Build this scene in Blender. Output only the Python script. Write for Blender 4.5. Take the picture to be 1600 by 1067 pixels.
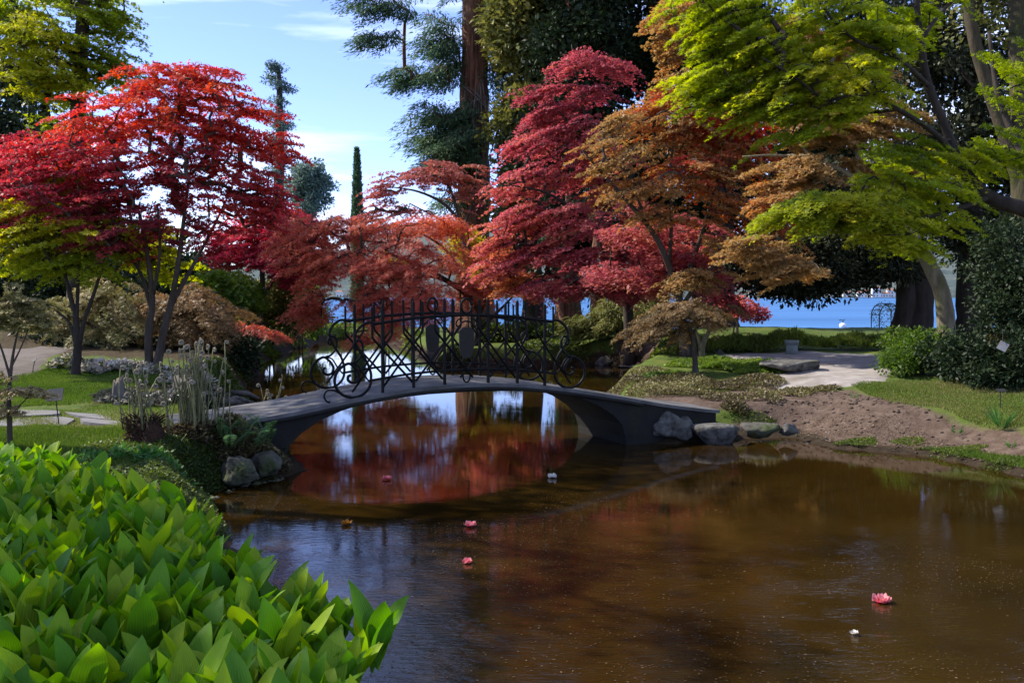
import bpy, math, random
import numpy as np
from mathutils import Vector

random.seed(7)
rng = np.random.default_rng(11)
R = math.radians
for o in list(bpy.data.objects):
    bpy.data.objects.remove(o)
S = bpy.context.scene
COL = S.collection

# ------------------------------------------------------------------ camera, sky, sun, exposure
EYE = 2.36
F = 1537.0
PITCH = math.atan((533.5 - 457.0) / F)
cam = bpy.data.cameras.new('camera')
cam.sensor_width = 36.0
cam.lens = 36.0 * F / 1600.0
cam.clip_start = 0.05
cam.clip_end = 9000
camo = bpy.data.objects.new('camera', cam)
COL.objects.link(camo)
camo.location = (0, 0, EYE)
camo.rotation_euler = (math.pi / 2 - PITCH, 0, 0)
S.camera = camo

SUN = Vector((-0.70, 0.24, 0.67)).normalized()
sun_el = math.asin(SUN.z)
sun_az = math.atan2(SUN.x, SUN.y)
w = bpy.data.worlds.new('World')
S.world = w
w.use_nodes = True
nt = w.node_tree
nt.nodes.clear()
wo = nt.nodes.new('ShaderNodeOutputWorld')
bg = nt.nodes.new('ShaderNodeBackground')
sky = nt.nodes.new('ShaderNodeTexSky')
sky.sky_type = 'NISHITA'
sky.sun_disc = False
sky.sun_elevation = sun_el
sky.sun_rotation = sun_az
sky.altitude = 1800
sky.air_density = 1.0
sky.dust_density = 0.05
sky.ozone_density = 7.0
tc = nt.nodes.new('ShaderNodeTexCoord')
mp = nt.nodes.new('ShaderNodeMapping')
mp.inputs['Scale'].default_value = (1.2, 1.2, 9.0)
mp.inputs['Rotation'].default_value = (0, R(4), 0)
cn = nt.nodes.new('ShaderNodeTexNoise')
cn.inputs['Scale'].default_value = 2.3
cn.inputs['Detail'].default_value = 7
cn.inputs['Roughness'].default_value = 0.55
cr = nt.nodes.new('ShaderNodeValToRGB')
cr.color_ramp.elements[0].position = 0.46
cr.color_ramp.elements[0].color = (0, 0, 0, 1)
cr.color_ramp.elements[1].position = 0.80
cr.color_ramp.elements[1].color = (0.8, 0.8, 0.8, 1)
mx = nt.nodes.new('ShaderNodeMixRGB')
mx.inputs['Color2'].default_value = (7.2, 7.6, 8.2, 1)
nt.links.new(tc.outputs['Generated'], mp.inputs['Vector'])
nt.links.new(mp.outputs['Vector'], cn.inputs['Vector'])
nt.links.new(cn.outputs['Fac'], cr.inputs['Fac'])
nt.links.new(cr.outputs['Color'], mx.inputs['Fac'])
tn = nt.nodes.new('ShaderNodeMixRGB')
tn.blend_type = 'MULTIPLY'
tn.inputs['Fac'].default_value = 1.0
tn.inputs['Color2'].default_value = (1.10, 0.88, 1.0, 1)
nt.links.new(sky.outputs['Color'], tn.inputs['Color1'])
nt.links.new(tn.outputs['Color'], mx.inputs['Color1'])
nt.links.new(mx.outputs['Color'], bg.inputs['Color'])
bg.inputs['Strength'].default_value = 0.14
nt.links.new(bg.outputs['Background'], wo.inputs['Surface'])

sl = bpy.data.lights.new('sun', 'SUN')
sl.energy = 4.0
sl.angle = R(0.6)
sl.color = (1.0, 0.93, 0.82)
so = bpy.data.objects.new('sun', sl)
COL.objects.link(so)
so.location = (-30, 10, 40)
so.rotation_euler = SUN.to_track_quat('Z', 'Y').to_euler()

S.view_settings.view_transform = 'Standard'
S.view_settings.look = 'None'
S.view_settings.gamma = 1.0
S.view_settings.use_curve_mapping = False
S.view_settings.exposure = 1.15
S.cycles.max_bounces = 7
S.cycles.diffuse_bounces = 3
S.cycles.glossy_bounces = 3
S.cycles.transmission_bounces = 4
S.cycles.use_denoising = True
try:
    S.cycles.denoiser = 'OPENIMAGEDENOISE'
except Exception:
    pass

# ------------------------------------------------------------------ helpers
cP, sP = math.cos(PITCH), math.sin(PITCH)


def P(px, py, D):
    """world point seen at photo pixel (px, py) at distance Y = D"""
    x = (px - 800) / F
    u = (533.5 - py) / F
    Y = cP + sP * u
    Z = -sP + cP * u
    t = D / Y
    return np.array([x * t, D, EYE + Z * t])


def G(px, py, z=0.0):
    x = (px - 800) / F
    u = (533.5 - py) / F
    Y = cP + sP * u
    Z = -sP + cP * u
    t = (z - EYE) / Z
    return np.array([x * t, Y * t, z])


def link(name, me, parent=None, mats=None):
    o = bpy.data.objects.new(name, me)
    COL.objects.link(o)
    if parent is not None:
        o.parent = parent
    if mats is not None:
        for m in (mats if isinstance(mats, (list, tuple)) else [mats]):
            if m.name not in [q.name for q in me.materials if q]:
                me.materials.append(m)
    return o


def tag(o, label=None, cat=None, group=None, kind=None):
    if label:
        o['label'] = label
    if cat:
        o['category'] = cat
    if group:
        o['group'] = group
    if kind:
        o['kind'] = kind
    return o


def empty(name, loc=(0, 0, 0), rz=0.0, label=None, cat=None, group=None):
    o = bpy.data.objects.new(name, None)
    COL.objects.link(o)
    o.location = [float(v) for v in loc]
    o.rotation_euler = (0, 0, rz)
    o.empty_display_size = 0.1
    return tag(o, label, cat, group)


def np_mesh(name, V, faces_idx, fsize, smooth=False, attrs=None):
    """V (n,3); faces_idx flat int array; fsize constant face size"""
    me = bpy.data.meshes.new(name)
    n = len(V)
    nf = len(faces_idx) // fsize
    me.vertices.add(n)
    me.vertices.foreach_set('co', np.ascontiguousarray(V, dtype=np.float32).ravel())
    me.loops.add(nf * fsize)
    me.loops.foreach_set('vertex_index', np.ascontiguousarray(faces_idx, dtype=np.int32))
    me.polygons.add(nf)
    me.polygons.foreach_set('loop_start', np.arange(nf, dtype=np.int32) * fsize)
    if smooth:
        me.polygons.foreach_set('use_smooth', np.ones(nf, dtype=bool))
    if attrs:
        for k, a in attrs.items():
            at = me.attributes.new(k, 'FLOAT', 'POINT')
            at.data.foreach_set('value', np.ascontiguousarray(a, dtype=np.float32))
    me.update(calc_edges=True)
    return me


class MB:
    def __init__(self):
        self.v = []
        self.f = []

    def add(self, vs, fs):
        b = len(self.v)
        self.v += [tuple(float(c) for c in q) for q in vs]
        self.f += [tuple(b + i for i in q) for q in fs]

    def box(self, c, s, rz=0.0):
        cx, cy, cz = c
        a, b, h = s[0] / 2, s[1] / 2, s[2] / 2
        co, si = math.cos(rz), math.sin(rz)
        vs = []
        for dz in (-h, h):
            for dx, dy in ((-a, -b), (a, -b), (a, b), (-a, b)):
                vs.append((cx + dx * co - dy * si, cy + dx * si + dy * co, cz + dz))
        self.add(vs, [(3, 2, 1, 0), (4, 5, 6, 7), (0, 1, 5, 4), (1, 2, 6, 5), (2, 3, 7, 6), (3, 0, 4, 7)])

    def tube(self, pts, rad, n=6, cap=True, jit=0.0):
        pts = [np.asarray(p, float) for p in pts]
        m = len(pts)
        if not hasattr(rad, '__len__'):
            rad = [rad] * m
        ref = np.array([0.13, 0.21, 0.97])
        t0 = pts[1] - pts[0]
        t0 = t0 / (np.linalg.norm(t0) + 1e-9)
        if abs(t0 @ ref) > 0.95:
            ref = np.array([1.0, 0.1, 0.0])
        nrm = np.cross(t0, ref)
        nrm /= np.linalg.norm(nrm) + 1e-9
        vs = []
        ang = np.arange(n) * 2 * math.pi / n
        for i in range(m):
            if i == 0:
                t = pts[1] - pts[0]
            elif i == m - 1:
                t = pts[-1] - pts[-2]
            else:
                t = pts[i + 1] - pts[i - 1]
            t = t / (np.linalg.norm(t) + 1e-9)
            nrm = nrm - t * (nrm @ t)
            nrm /= np.linalg.norm(nrm) + 1e-9
            bi = np.cross(t, nrm)
            for k in range(n):
                rr = rad[i] * (1 + (random.uniform(-jit, jit) if jit else 0))
                vs.append(pts[i] + rr * (math.cos(ang[k]) * nrm + math.sin(ang[k]) * bi))
        fs = []
        for i in range(m - 1):
            for k in range(n):
                a = i * n + k
                b = i * n + (k + 1) % n
                fs.append((a, b, b + n, a + n))
        if cap:
            fs.append(tuple(range(n - 1, -1, -1)))
            fs.append(tuple((m - 1) * n + k for k in range(n)))
        self.add(vs, fs)

    def lathe(self, prof, c=(0, 0, 0), n=20):
        vs = []
        for r, z in prof:
            for k in range(n):
                a = 2 * math.pi * k / n
                vs.append((c[0] + r * math.cos(a), c[1] + r * math.sin(a), c[2] + z))
        fs = []
        for i in range(len(prof) - 1):
            for k in range(n):
                a = i * n + k
                b = i * n + (k + 1) % n
                fs.append((a, b, b + n, a + n))
        fs.append(tuple(range(n - 1, -1, -1)))
        fs.append(tuple((len(prof) - 1) * n + k for k in range(n)))
        self.add(vs, fs)

    def mesh(self, name, smooth=False):
        me = bpy.data.meshes.new(name)
        me.from_pydata(self.v, [], self.f)
        if smooth:
            me.polygons.foreach_set('use_smooth', np.ones(len(me.polygons), dtype=bool))
        me.update()
        return me

    def build(self, name, m, parent=None, smooth=False):
        return link(name, self.mesh(name, smooth), parent, m)


def spline(pts, n=8):
    """catmull-rom through pts (any dimension)"""
    pts = [np.asarray(p, float) for p in pts]
    q = [2 * pts[0] - pts[1]] + pts + [2 * pts[-1] - pts[-2]]
    out = []
    for i in range(1, len(q) - 2):
        for k in range(n):
            t = k / n
            a, b, c, d = q[i - 1], q[i], q[i + 1], q[i + 2]
            out.append(0.5 * ((2 * b) + (c - a) * t + (2 * a - 5 * b + 4 * c - d) * t * t + (3 * b - a - 3 * c + d) * t ** 3))
    out.append(pts[-1])
    return out


# ------------------------------------------------------------------ materials
def _mat(name):
    m = bpy.data.materials.new(name)
    m.use_nodes = True
    t = m.node_tree
    t.nodes.clear()
    out = t.nodes.new('ShaderNodeOutputMaterial')
    return m, t, out


def N(t, kind, **kw):
    n = t.nodes.new(kind)
    for k, v in kw.items():
        n.inputs[k].default_value = v
    return n


def ramp(t, cols):
    r = t.nodes.new('ShaderNodeValToRGB')
    e = r.color_ramp.elements
    while len(e) < len(cols):
        e.new(0.5)
    for i, c in enumerate(cols):
        if len(c) == 2:
            e[i].position, cc = c
        else:
            e[i].position, cc = i / (len(cols) - 1), c
        e[i].color = (*cc, 1)
    return r


def noise_mat(name, cols, scale=4.0, rough=0.85, bump=0.3, bscale=None, bdist=0.02, stretch=(1, 1, 1), detail=6, spec=0.3, metallic=0.0,
              space='Object', second=None):
    m, t, out = _mat(name)
    tcn = t.nodes.new('ShaderNodeTexCoord')
    mpn = t.nodes.new('ShaderNodeMapping')
    mpn.inputs['Scale'].default_value = stretch
    t.links.new(tcn.outputs[space], mpn.inputs['Vector'])
    n1 = N(t, 'ShaderNodeTexNoise', Scale=scale, Detail=detail, Roughness=0.62)
    t.links.new(mpn.outputs['Vector'], n1.inputs['Vector'])
    r1 = ramp(t, cols)
    t.links.new(n1.outputs['Fac'], r1.inputs['Fac'])
    b = N(t, 'ShaderNodeBsdfPrincipled', Roughness=rough, Metallic=metallic)
    b.inputs['Specular IOR Level'].default_value = spec
    src = r1.outputs['Color']
    if second:   # (scale, colour, lo, hi) moss, lichen or dirt patches, on gravel painted shadow too
        n3 = N(t, 'ShaderNodeTexNoise', Scale=second[0], Detail=5, Roughness=0.6)
        t.links.new(mpn.outputs['Vector'], n3.inputs['Vector'])
        r3 = ramp(t, [(second[2], (0, 0, 0)), (second[3], (1, 1, 1))])
        t.links.new(n3.outputs['Fac'], r3.inputs['Fac'])
        m3 = t.nodes.new('ShaderNodeMixRGB')
        m3.inputs['Color2'].default_value = (*second[1], 1)
        t.links.new(r3.outputs['Color'], m3.inputs['Fac'])
        t.links.new(src, m3.inputs['Color1'])
        src = m3.outputs['Color']
    t.links.new(src, b.inputs['Base Color'])
    if bump:
        n2 = N(t, 'ShaderNodeTexNoise', Scale=bscale or scale * 4, Detail=8, Roughness=0.65)
        t.links.new(mpn.outputs['Vector'], n2.inputs['Vector'])
        bp = N(t, 'ShaderNodeBump', Strength=bump, Distance=bdist)
        t.links.new(n2.outputs['Fac'], bp.inputs['Height'])
        t.links.new(bp.outputs['Normal'], b.inputs['Normal'])
    t.links.new(b.outputs['BSDF'], out.inputs['Surface'])
    return m


def leaf_mat(name, cols, trans=0.45, rough=0.5, spec=0.25, boost=1.25):
    m, t, out = _mat(name)
    at = t.nodes.new('ShaderNodeAttribute')
    at.attribute_name = 'tint'
    r = ramp(t, cols)
    t.links.new(at.outputs['Fac'], r.inputs['Fac'])
    b = N(t, 'ShaderNodeBsdfPrincipled', Roughness=rough)
    b.inputs['Specular IOR Level'].default_value = spec
    t.links.new(r.outputs['Color'], b.inputs['Base Color'])
    if trans > 0:
        tr = t.nodes.new('ShaderNodeBsdfTranslucent')
        hs = N(t, 'ShaderNodeHueSaturation', Saturation=1.12, Value=boost)
        t.links.new(r.outputs['Color'], hs.inputs['Color'])
        t.links.new(hs.outputs['Color'], tr.inputs['Color'])
        ms = N(t, 'ShaderNodeMixShader', Fac=trans)
        t.links.new(b.outputs['BSDF'], ms.inputs[1])
        t.links.new(tr.outputs['BSDF'], ms.inputs[2])
        t.links.new(ms.outputs['Shader'], out.inputs['Surface'])
    else:
        t.links.new(b.outputs['BSDF'], out.inputs['Surface'])
    return m


M = {}
M['iron'] = noise_mat('wrought_iron', [(0.35, (0.002, 0.002, 0.002)), (0.7, (0.006, 0.0055, 0.005))], 30, 0.5, 0.25, 90, 0.004, spec=0.15)
M['shield'] = noise_mat('dull_iron_plate', [(0.35, (0.012, 0.010, 0.008)), (0.7, (0.02, 0.016, 0.012))], 20, 0.6, 0.2, 60, 0.004)
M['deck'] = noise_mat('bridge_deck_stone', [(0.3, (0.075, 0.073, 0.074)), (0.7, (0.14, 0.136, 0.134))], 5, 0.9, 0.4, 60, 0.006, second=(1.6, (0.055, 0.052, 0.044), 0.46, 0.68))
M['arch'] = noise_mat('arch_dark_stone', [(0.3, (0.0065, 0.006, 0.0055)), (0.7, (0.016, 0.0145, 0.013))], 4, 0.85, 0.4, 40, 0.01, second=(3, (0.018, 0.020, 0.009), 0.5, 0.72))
M['rock'] = noise_mat('grey_rock', [(0.32, (0.03, 0.028, 0.024)), (0.48, (0.095, 0.09, 0.08)), (0.62, (0.16, 0.152, 0.135)), (0.75, (0.25, 0.24, 0.215))], 7, 0.92, 1.0, 12, 0.06, second=(3.5, (0.07, 0.07, 0.035), 0.56, 0.72))
M['rock_mossy'] = noise_mat('mossy_rock', [(0.3, (0.035, 0.032, 0.026)), (0.7, (0.14, 0.13, 0.11))], 7, 0.92, 1.0, 12, 0.05, second=(2.5, (0.05, 0.065, 0.018), 0.45, 0.65))
M['slab'] = noise_mat('paving_slab', [(0.3, (0.11, 0.105, 0.107)), (0.7, (0.19, 0.182, 0.18))], 3, 0.85, 0.4, 40, 0.008, second=(1.6, (0.15, 0.14, 0.12), 0.55, 0.75))
M['gravel'] = noise_mat('pale_gravel', [(0.3, (0.20, 0.175, 0.155)), (0.5, (0.29, 0.26, 0.235)), (0.7, (0.37, 0.34, 0.31))], 3, 0.95, 0.8, 70, 0.015, second=(0.9, (0.15, 0.125, 0.10), 0.48, 0.68))  # darker patches are dirt and painted-in shadow
M['pathdirt'] = noise_mat('garden_path', [(0.3, (0.08, 0.066, 0.055)), (0.7, (0.15, 0.125, 0.11))], 3, 0.95, 0.7, 60, 0.012)
M['bark'] = noise_mat('maple_bark', [(0.3, (0.035, 0.026, 0.020)), (0.7, (0.085, 0.065, 0.05))], 9, 0.9, 0.7, 30, 0.015, stretch=(1, 1, 0.3), second=(4, (0.10, 0.095, 0.08), 0.58, 0.7))
M['bark_dark'] = noise_mat('dark_bark', [(0.3, (0.018, 0.014, 0.011)), (0.7, (0.05, 0.038, 0.03))], 8, 0.9, 0.8, 25, 0.02, stretch=(1, 1, 0.3))
M['bark_red'] = noise_mat('redwood_bark', [(0.32, (0.035, 0.016, 0.010)), (0.5, (0.14, 0.062, 0.036)), (0.70, (0.27, 0.14, 0.09))], 3.5, 0.95, 1.0, 9, 0.08, stretch=(2.2, 2.2, 0.16))
M['bark_mossy'] = noise_mat('mossy_pale_bark', [(0.3, (0.07, 0.056, 0.03)), (0.7, (0.17, 0.14, 0.085))], 7, 0.9, 0.7, 22, 0.02, stretch=(1, 1, 0.35), second=(3, (0.085, 0.09, 0.03), 0.48, 0.66))
M['bark_brown'] = noise_mat('brown_bark', [(0.3, (0.035, 0.026, 0.014)), (0.7, (0.085, 0.066, 0.038))], 7, 0.9, 0.8, 22, 0.03, stretch=(1, 1, 0.3), second=(3, (0.05, 0.052, 0.02), 0.5, 0.68))
M['soil_clod'] = noise_mat('soil_clod', [(0.3, (0.04, 0.026, 0.018)), (0.7, (0.12, 0.085, 0.062))], 9, 0.95, 0.6, 40, 0.01)
M['bark_pale'] = noise_mat('pale_mossy_bark', [(0.3, (0.10, 0.08, 0.045)), (0.7, (0.26, 0.215, 0.135))], 7, 0.9, 0.8, 22, 0.02, stretch=(1, 1, 0.35), second=(3, (0.12, 0.12, 0.045), 0.48, 0.66))
M['wood_grey'] = noise_mat('weathered_wood', [(0.3, (0.05, 0.042, 0.035)), (0.7, (0.16, 0.145, 0.125))], 8, 0.9, 0.8, 30, 0.01, stretch=(1, 1, 0.2))
M['fern_root'] = noise_mat('fern_root_fibre', [(0.3, (0.018, 0.008, 0.004)), (0.7, (0.06, 0.028, 0.013))], 25, 0.95, 1.0, 60, 0.02)
M['fern_stem'] = noise_mat('fern_stem', [(0.3, (0.10, 0.105, 0.04)), (0.7, (0.20, 0.19, 0.09))], 14, 0.8, 0.4, 80, 0.004)
M['fern_fuzz'] = noise_mat('fern_crozier_fuzz', [(0.3, (0.16, 0.13, 0.085)), (0.7, (0.32, 0.28, 0.21))], 60, 0.95, 0.8, 140, 0.006)
M['bin'] = noise_mat('grey_green_bin', [(0.3, (0.13, 0.15, 0.14)), (0.7, (0.18, 0.20, 0.185))], 6, 0.6, 0.2, 30, 0.004)
M['sign_dark'] = noise_mat('dark_label_plate', [(0.3, (0.02, 0.02, 0.02)), (0.7, (0.035, 0.033, 0.03))], 10, 0.6, 0.1)
M['sign_grey'] = noise_mat('grey_label_plate', [(0.3, (0.07, 0.065, 0.06)), (0.7, (0.10, 0.095, 0.09))], 8, 0.6, 0.1)
M['sign_white'] = noise_mat('white_tag', [(0.3, (0.20, 0.195, 0.195)), (0.7, (0.27, 0.265, 0.26))], 8, 0.6, 0.1)
M['white'] = noise_mat('white_paint', [(0.3, (0.74, 0.74, 0.72)), (0.7, (0.82, 0.81, 0.79))], 4, 0.6, 0.05)
M['wall_far'] = noise_mat('far_house_wall', [(0.3, (0.62, 0.58, 0.52)), (0.7, (0.78, 0.75, 0.70))], 0.2, 0.8, 0)
M['roof_far'] = noise_mat('far_house_roof', [(0.3, (0.25, 0.12, 0.08)), (0.7, (0.33, 0.17, 0.11))], 0.5, 0.8, 0)
M['window_far'] = noise_mat('far_window', [(0.3, (0.05, 0.06, 0.07)), (0.7, (0.07, 0.08, 0.09))], 0.5, 0.3, 0)
M['hill'] = noise_mat('hazed_hill_forest', [(0.3, (0.035, 0.055, 0.05)), (0.5, (0.06, 0.085, 0.075)), (0.7, (0.13, 0.14, 0.12))], 0.012, 0.95, 0.6, 0.06, 12, second=(0.02, (0.22, 0.21, 0.19), 0.62, 0.7))  # forest green greyed towards blue, standing in for distance haze

# leaves: the ramp runs over the leaf's own colour (tint 0..1), hazed for the far trees
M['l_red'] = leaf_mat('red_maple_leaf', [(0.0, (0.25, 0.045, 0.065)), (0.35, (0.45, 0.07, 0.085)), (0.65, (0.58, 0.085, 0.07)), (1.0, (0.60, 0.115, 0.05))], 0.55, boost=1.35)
M['l_crim'] = leaf_mat('crimson_maple_leaf', [(0.0, (0.25, 0.05, 0.07)), (0.4, (0.49, 0.125, 0.145)), (0.7, (0.55, 0.18, 0.14)), (1.0, (0.50, 0.23, 0.08))], 0.5, boost=1.4)
M['l_pink'] = leaf_mat('bright_crimson_leaf', [(0.0, (0.26, 0.02, 0.05)), (0.5, (0.50, 0.04, 0.09)), (1.0, (0.55, 0.10, 0.10))], 0.5)
M['l_rust'] = leaf_mat('rust_laceleaf', [(0.0, (0.30, 0.07, 0.048)), (0.5, (0.52, 0.14, 0.09)), (0.8, (0.56, 0.18, 0.095)), (1.0, (0.50, 0.25, 0.08))], 0.5, boost=1.4)
M['l_rose'] = leaf_mat('dusty_rose_leaf', [(0.0, (0.30, 0.08, 0.08)), (0.5, (0.46, 0.15, 0.13)), (1.0, (0.50, 0.21, 0.13))], 0.45)
M['l_tan'] = leaf_mat('tan_maple_leaf', [(0.0, (0.24, 0.16, 0.06)), (0.4, (0.42, 0.26, 0.10)), (0.62, (0.50, 0.22, 0.075)), (0.78, (0.46, 0.10, 0.045)), (1.0, (0.42, 0.045, 0.045))], 0.45)
M['l_bronze'] = leaf_mat('bronze_laceleaf', [(0.0, (0.11, 0.07, 0.025)), (0.5, (0.22, 0.14, 0.055)), (1.0, (0.32, 0.19, 0.09))], 0.35)
M['l_cream'] = leaf_mat('cream_green_leaf', [(0.0, (0.12, 0.13, 0.04)), (0.5, (0.26, 0.22, 0.085)), (1.0, (0.46, 0.36, 0.20))], 0.4)
M['l_lime'] = leaf_mat('lime_maple_leaf', [(0.0, (0.13, 0.18, 0.02)), (0.5, (0.29, 0.345, 0.03)), (1.0, (0.50, 0.46, 0.04))], 0.58, boost=1.5)
M['l_olive'] = leaf_mat('olive_evergreen_leaf', [(0.0, (0.05, 0.06, 0.018)), (0.5, (0.14, 0.15, 0.04)), (1.0, (0.24, 0.22, 0.06))], 0.3, 0.5, 0.18)
M['l_dark'] = leaf_mat('dark_evergreen_leaf', [(0.0, (0.012, 0.022, 0.010)), (0.5, (0.026, 0.042, 0.017)), (1.0, (0.05, 0.065, 0.025))], 0.15, 0.5, 0.12)
M['l_oak'] = leaf_mat('holm_oak_leaf', [(0.0, (0.015, 0.020, 0.010)), (0.5, (0.035, 0.042, 0.02)), (1.0, (0.075, 0.078, 0.04))], 0.12, 0.5, 0.14)
M['l_redwood'] = leaf_mat('redwood_needle', [(0.0, (0.045, 0.085, 0.05)), (0.5, (0.095, 0.16, 0.085)), (1.0, (0.16, 0.21, 0.09))], 0.42)
M['l_far'] = leaf_mat('hazed_tree_leaf', [(0.0, (0.08, 0.125, 0.115)), (0.5, (0.13, 0.19, 0.155)), (1.0, (0.20, 0.25, 0.16))], 0.35)  # leaf colour lightened, with distance haze painted in
M['l_green'] = leaf_mat('fresh_green_leaf', [(0.0, (0.045, 0.085, 0.015)), (0.5, (0.10, 0.17, 0.022)), (1.0, (0.20, 0.26, 0.035))], 0.45)
M['l_cover'] = leaf_mat('ground_cover_leaf', [(0.0, (0.03, 0.05, 0.012)), (0.5, (0.085, 0.12, 0.02)), (1.0, (0.17, 0.21, 0.03))], 0.4)
M['l_mixed'] = leaf_mat('heather_leaf', [(0.0, (0.05, 0.035, 0.022)), (0.4, (0.11, 0.085, 0.04)), (0.75, (0.17, 0.16, 0.045)), (1.0, (0.36, 0.31, 0.16))], 0.3)
M['l_grey'] = leaf_mat('silvery_cover_leaf', [(0.0, (0.025, 0.035, 0.02)), (0.5, (0.065, 0.07, 0.05)), (1.0, (0.19, 0.17, 0.14))], 0.2, 0.45, 0.4)
M['l_flower'] = leaf_mat('pale_flower', [(0.0, (0.05, 0.09, 0.02)), (0.45, (0.14, 0.15, 0.05)), (0.6, (0.42, 0.36, 0.28)), (1.0, (0.66, 0.62, 0.55))], 0.3)
M['l_yellow'] = leaf_mat('yellow_leaf', [(0.0, (0.26, 0.22, 0.02)), (0.5, (0.46, 0.38, 0.03)), (1.0, (0.60, 0.48, 0.05))], 0.5)
M['l_grass'] = leaf_mat('grass_blade', [(0.0, (0.05, 0.09, 0.014)), (0.5, (0.10, 0.165, 0.022)), (0.85, (0.16, 0.19, 0.04)), (1.0, (0.24, 0.19, 0.09))], 0.35)
M['l_litter'] = leaf_mat('fallen_leaf', [(0.0, (0.05, 0.03, 0.015)), (0.5, (0.14, 0.085, 0.04)), (1.0, (0.30, 0.24, 0.17))], 0.1)
M['l_fern'] = leaf_mat('fern_leaf', [(0.0, (0.035, 0.09, 0.02)), (0.5, (0.06, 0.16, 0.035)), (1.0, (0.12, 0.24, 0.05))], 0.4)
M['petal'] = leaf_mat('camellia_petal', [(0.0, (0.50, 0.02, 0.06)), (0.5, (0.70, 0.08, 0.14)), (1.0, (0.80, 0.42, 0.42))], 0.35, 0.5)
M['petal_white'] = leaf_mat('white_petal', [(0.0, (0.55, 0.50, 0.42)), (1.0, (0.78, 0.74, 0.68))], 0.3, 0.5)
M['petal_orange'] = leaf_mat('orange_fallen_leaf', [(0.0, (0.30, 0.10, 0.015)), (1.0, (0.42, 0.19, 0.03))], 0.3, 0.5)
M['stamen'] = noise_mat('stamen', [(0.3, (0.6, 0.45, 0.1)), (0.7, (0.7, 0.55, 0.2))], 50, 0.7, 0)


def lily_mat():
    m, t, out = _mat('lily_leaf')
    uv = t.nodes.new('ShaderNodeUVMap')
    sx = t.nodes.new('ShaderNodeSeparateXYZ')
    t.links.new(uv.outputs['UV'], sx.inputs['Vector'])
    mu = t.nodes.new('ShaderNodeMath')
    mu.operation = 'MULTIPLY'
    mu.inputs[1].default_value = 75.0
    t.links.new(sx.outputs['X'], mu.inputs[0])
    sn = t.nodes.new('ShaderNodeMath')
    sn.operation = 'SINE'
    t.links.new(mu.outputs[0], sn.inputs[0])
    oi = t.nodes.new('ShaderNodeObjectInfo')
    tcn = t.nodes.new('ShaderNodeTexCoord')
    no = N(t, 'ShaderNodeTexNoise', Scale=9.0, Detail=4)
    t.links.new(tcn.outputs['Object'], no.inputs['Vector'])
    ad = t.nodes.new('ShaderNodeMath')
    ad.operation = 'MULTIPLY_ADD'
    ad.inputs[1].default_value = 0.45
    t.links.new(no.outputs['Fac'], ad.inputs[0])
    t.links.new(oi.outputs['Random'], ad.inputs[2])
    r = ramp(t, [(0.1, (0.055, 0.165, 0.018)), (0.55, (0.115, 0.265, 0.016)), (0.8, (0.165, 0.32, 0.014)), (1.0, (0.25, 0.37, 0.018))])
    t.links.new(ad.outputs[0], r.inputs['Fac'])
    # slightly paler lines along the veins
    vr = t.nodes.new('ShaderNodeMapRange')
    vr.inputs['From Min'].default_value = -1
    vr.inputs['To Min'].default_value = 0.9
    vr.inputs['To Max'].default_value = 1.1
    t.links.new(sn.outputs[0], vr.inputs['Value'])
    hs = N(t, 'ShaderNodeHueSaturation')
    t.links.new(vr.outputs[0], hs.inputs['Value'])
    t.links.new(r.outputs['Color'], hs.inputs['Color'])
    b = N(t, 'ShaderNodeBsdfPrincipled', Roughness=0.5)
    b.inputs['Specular IOR Level'].default_value = 0.2
    t.links.new(hs.outputs['Color'], b.inputs['Base Color'])
    bp = N(t, 'ShaderNodeBump', Strength=0.35, Distance=0.003)
    t.links.new(sn.outputs[0], bp.inputs['Height'])
    t.links.new(bp.outputs['Normal'], b.inputs['Normal'])
    tr = t.nodes.new('ShaderNodeBsdfTranslucent')
    h2 = N(t, 'ShaderNodeHueSaturation', Saturation=1.1, Value=1.3)
    t.links.new(hs.outputs['Color'], h2.inputs['Color'])
    t.links.new(h2.outputs['Color'], tr.inputs['Color'])
    ms = N(t, 'ShaderNodeMixShader', Fac=0.42)
    t.links.new(b.outputs['BSDF'], ms.inputs[1])
    t.links.new(tr.outputs['BSDF'], ms.inputs[2])
    t.links.new(ms.outputs['Shader'], out.inputs['Surface'])
    return m


M['lily'] = lily_mat()


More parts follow.
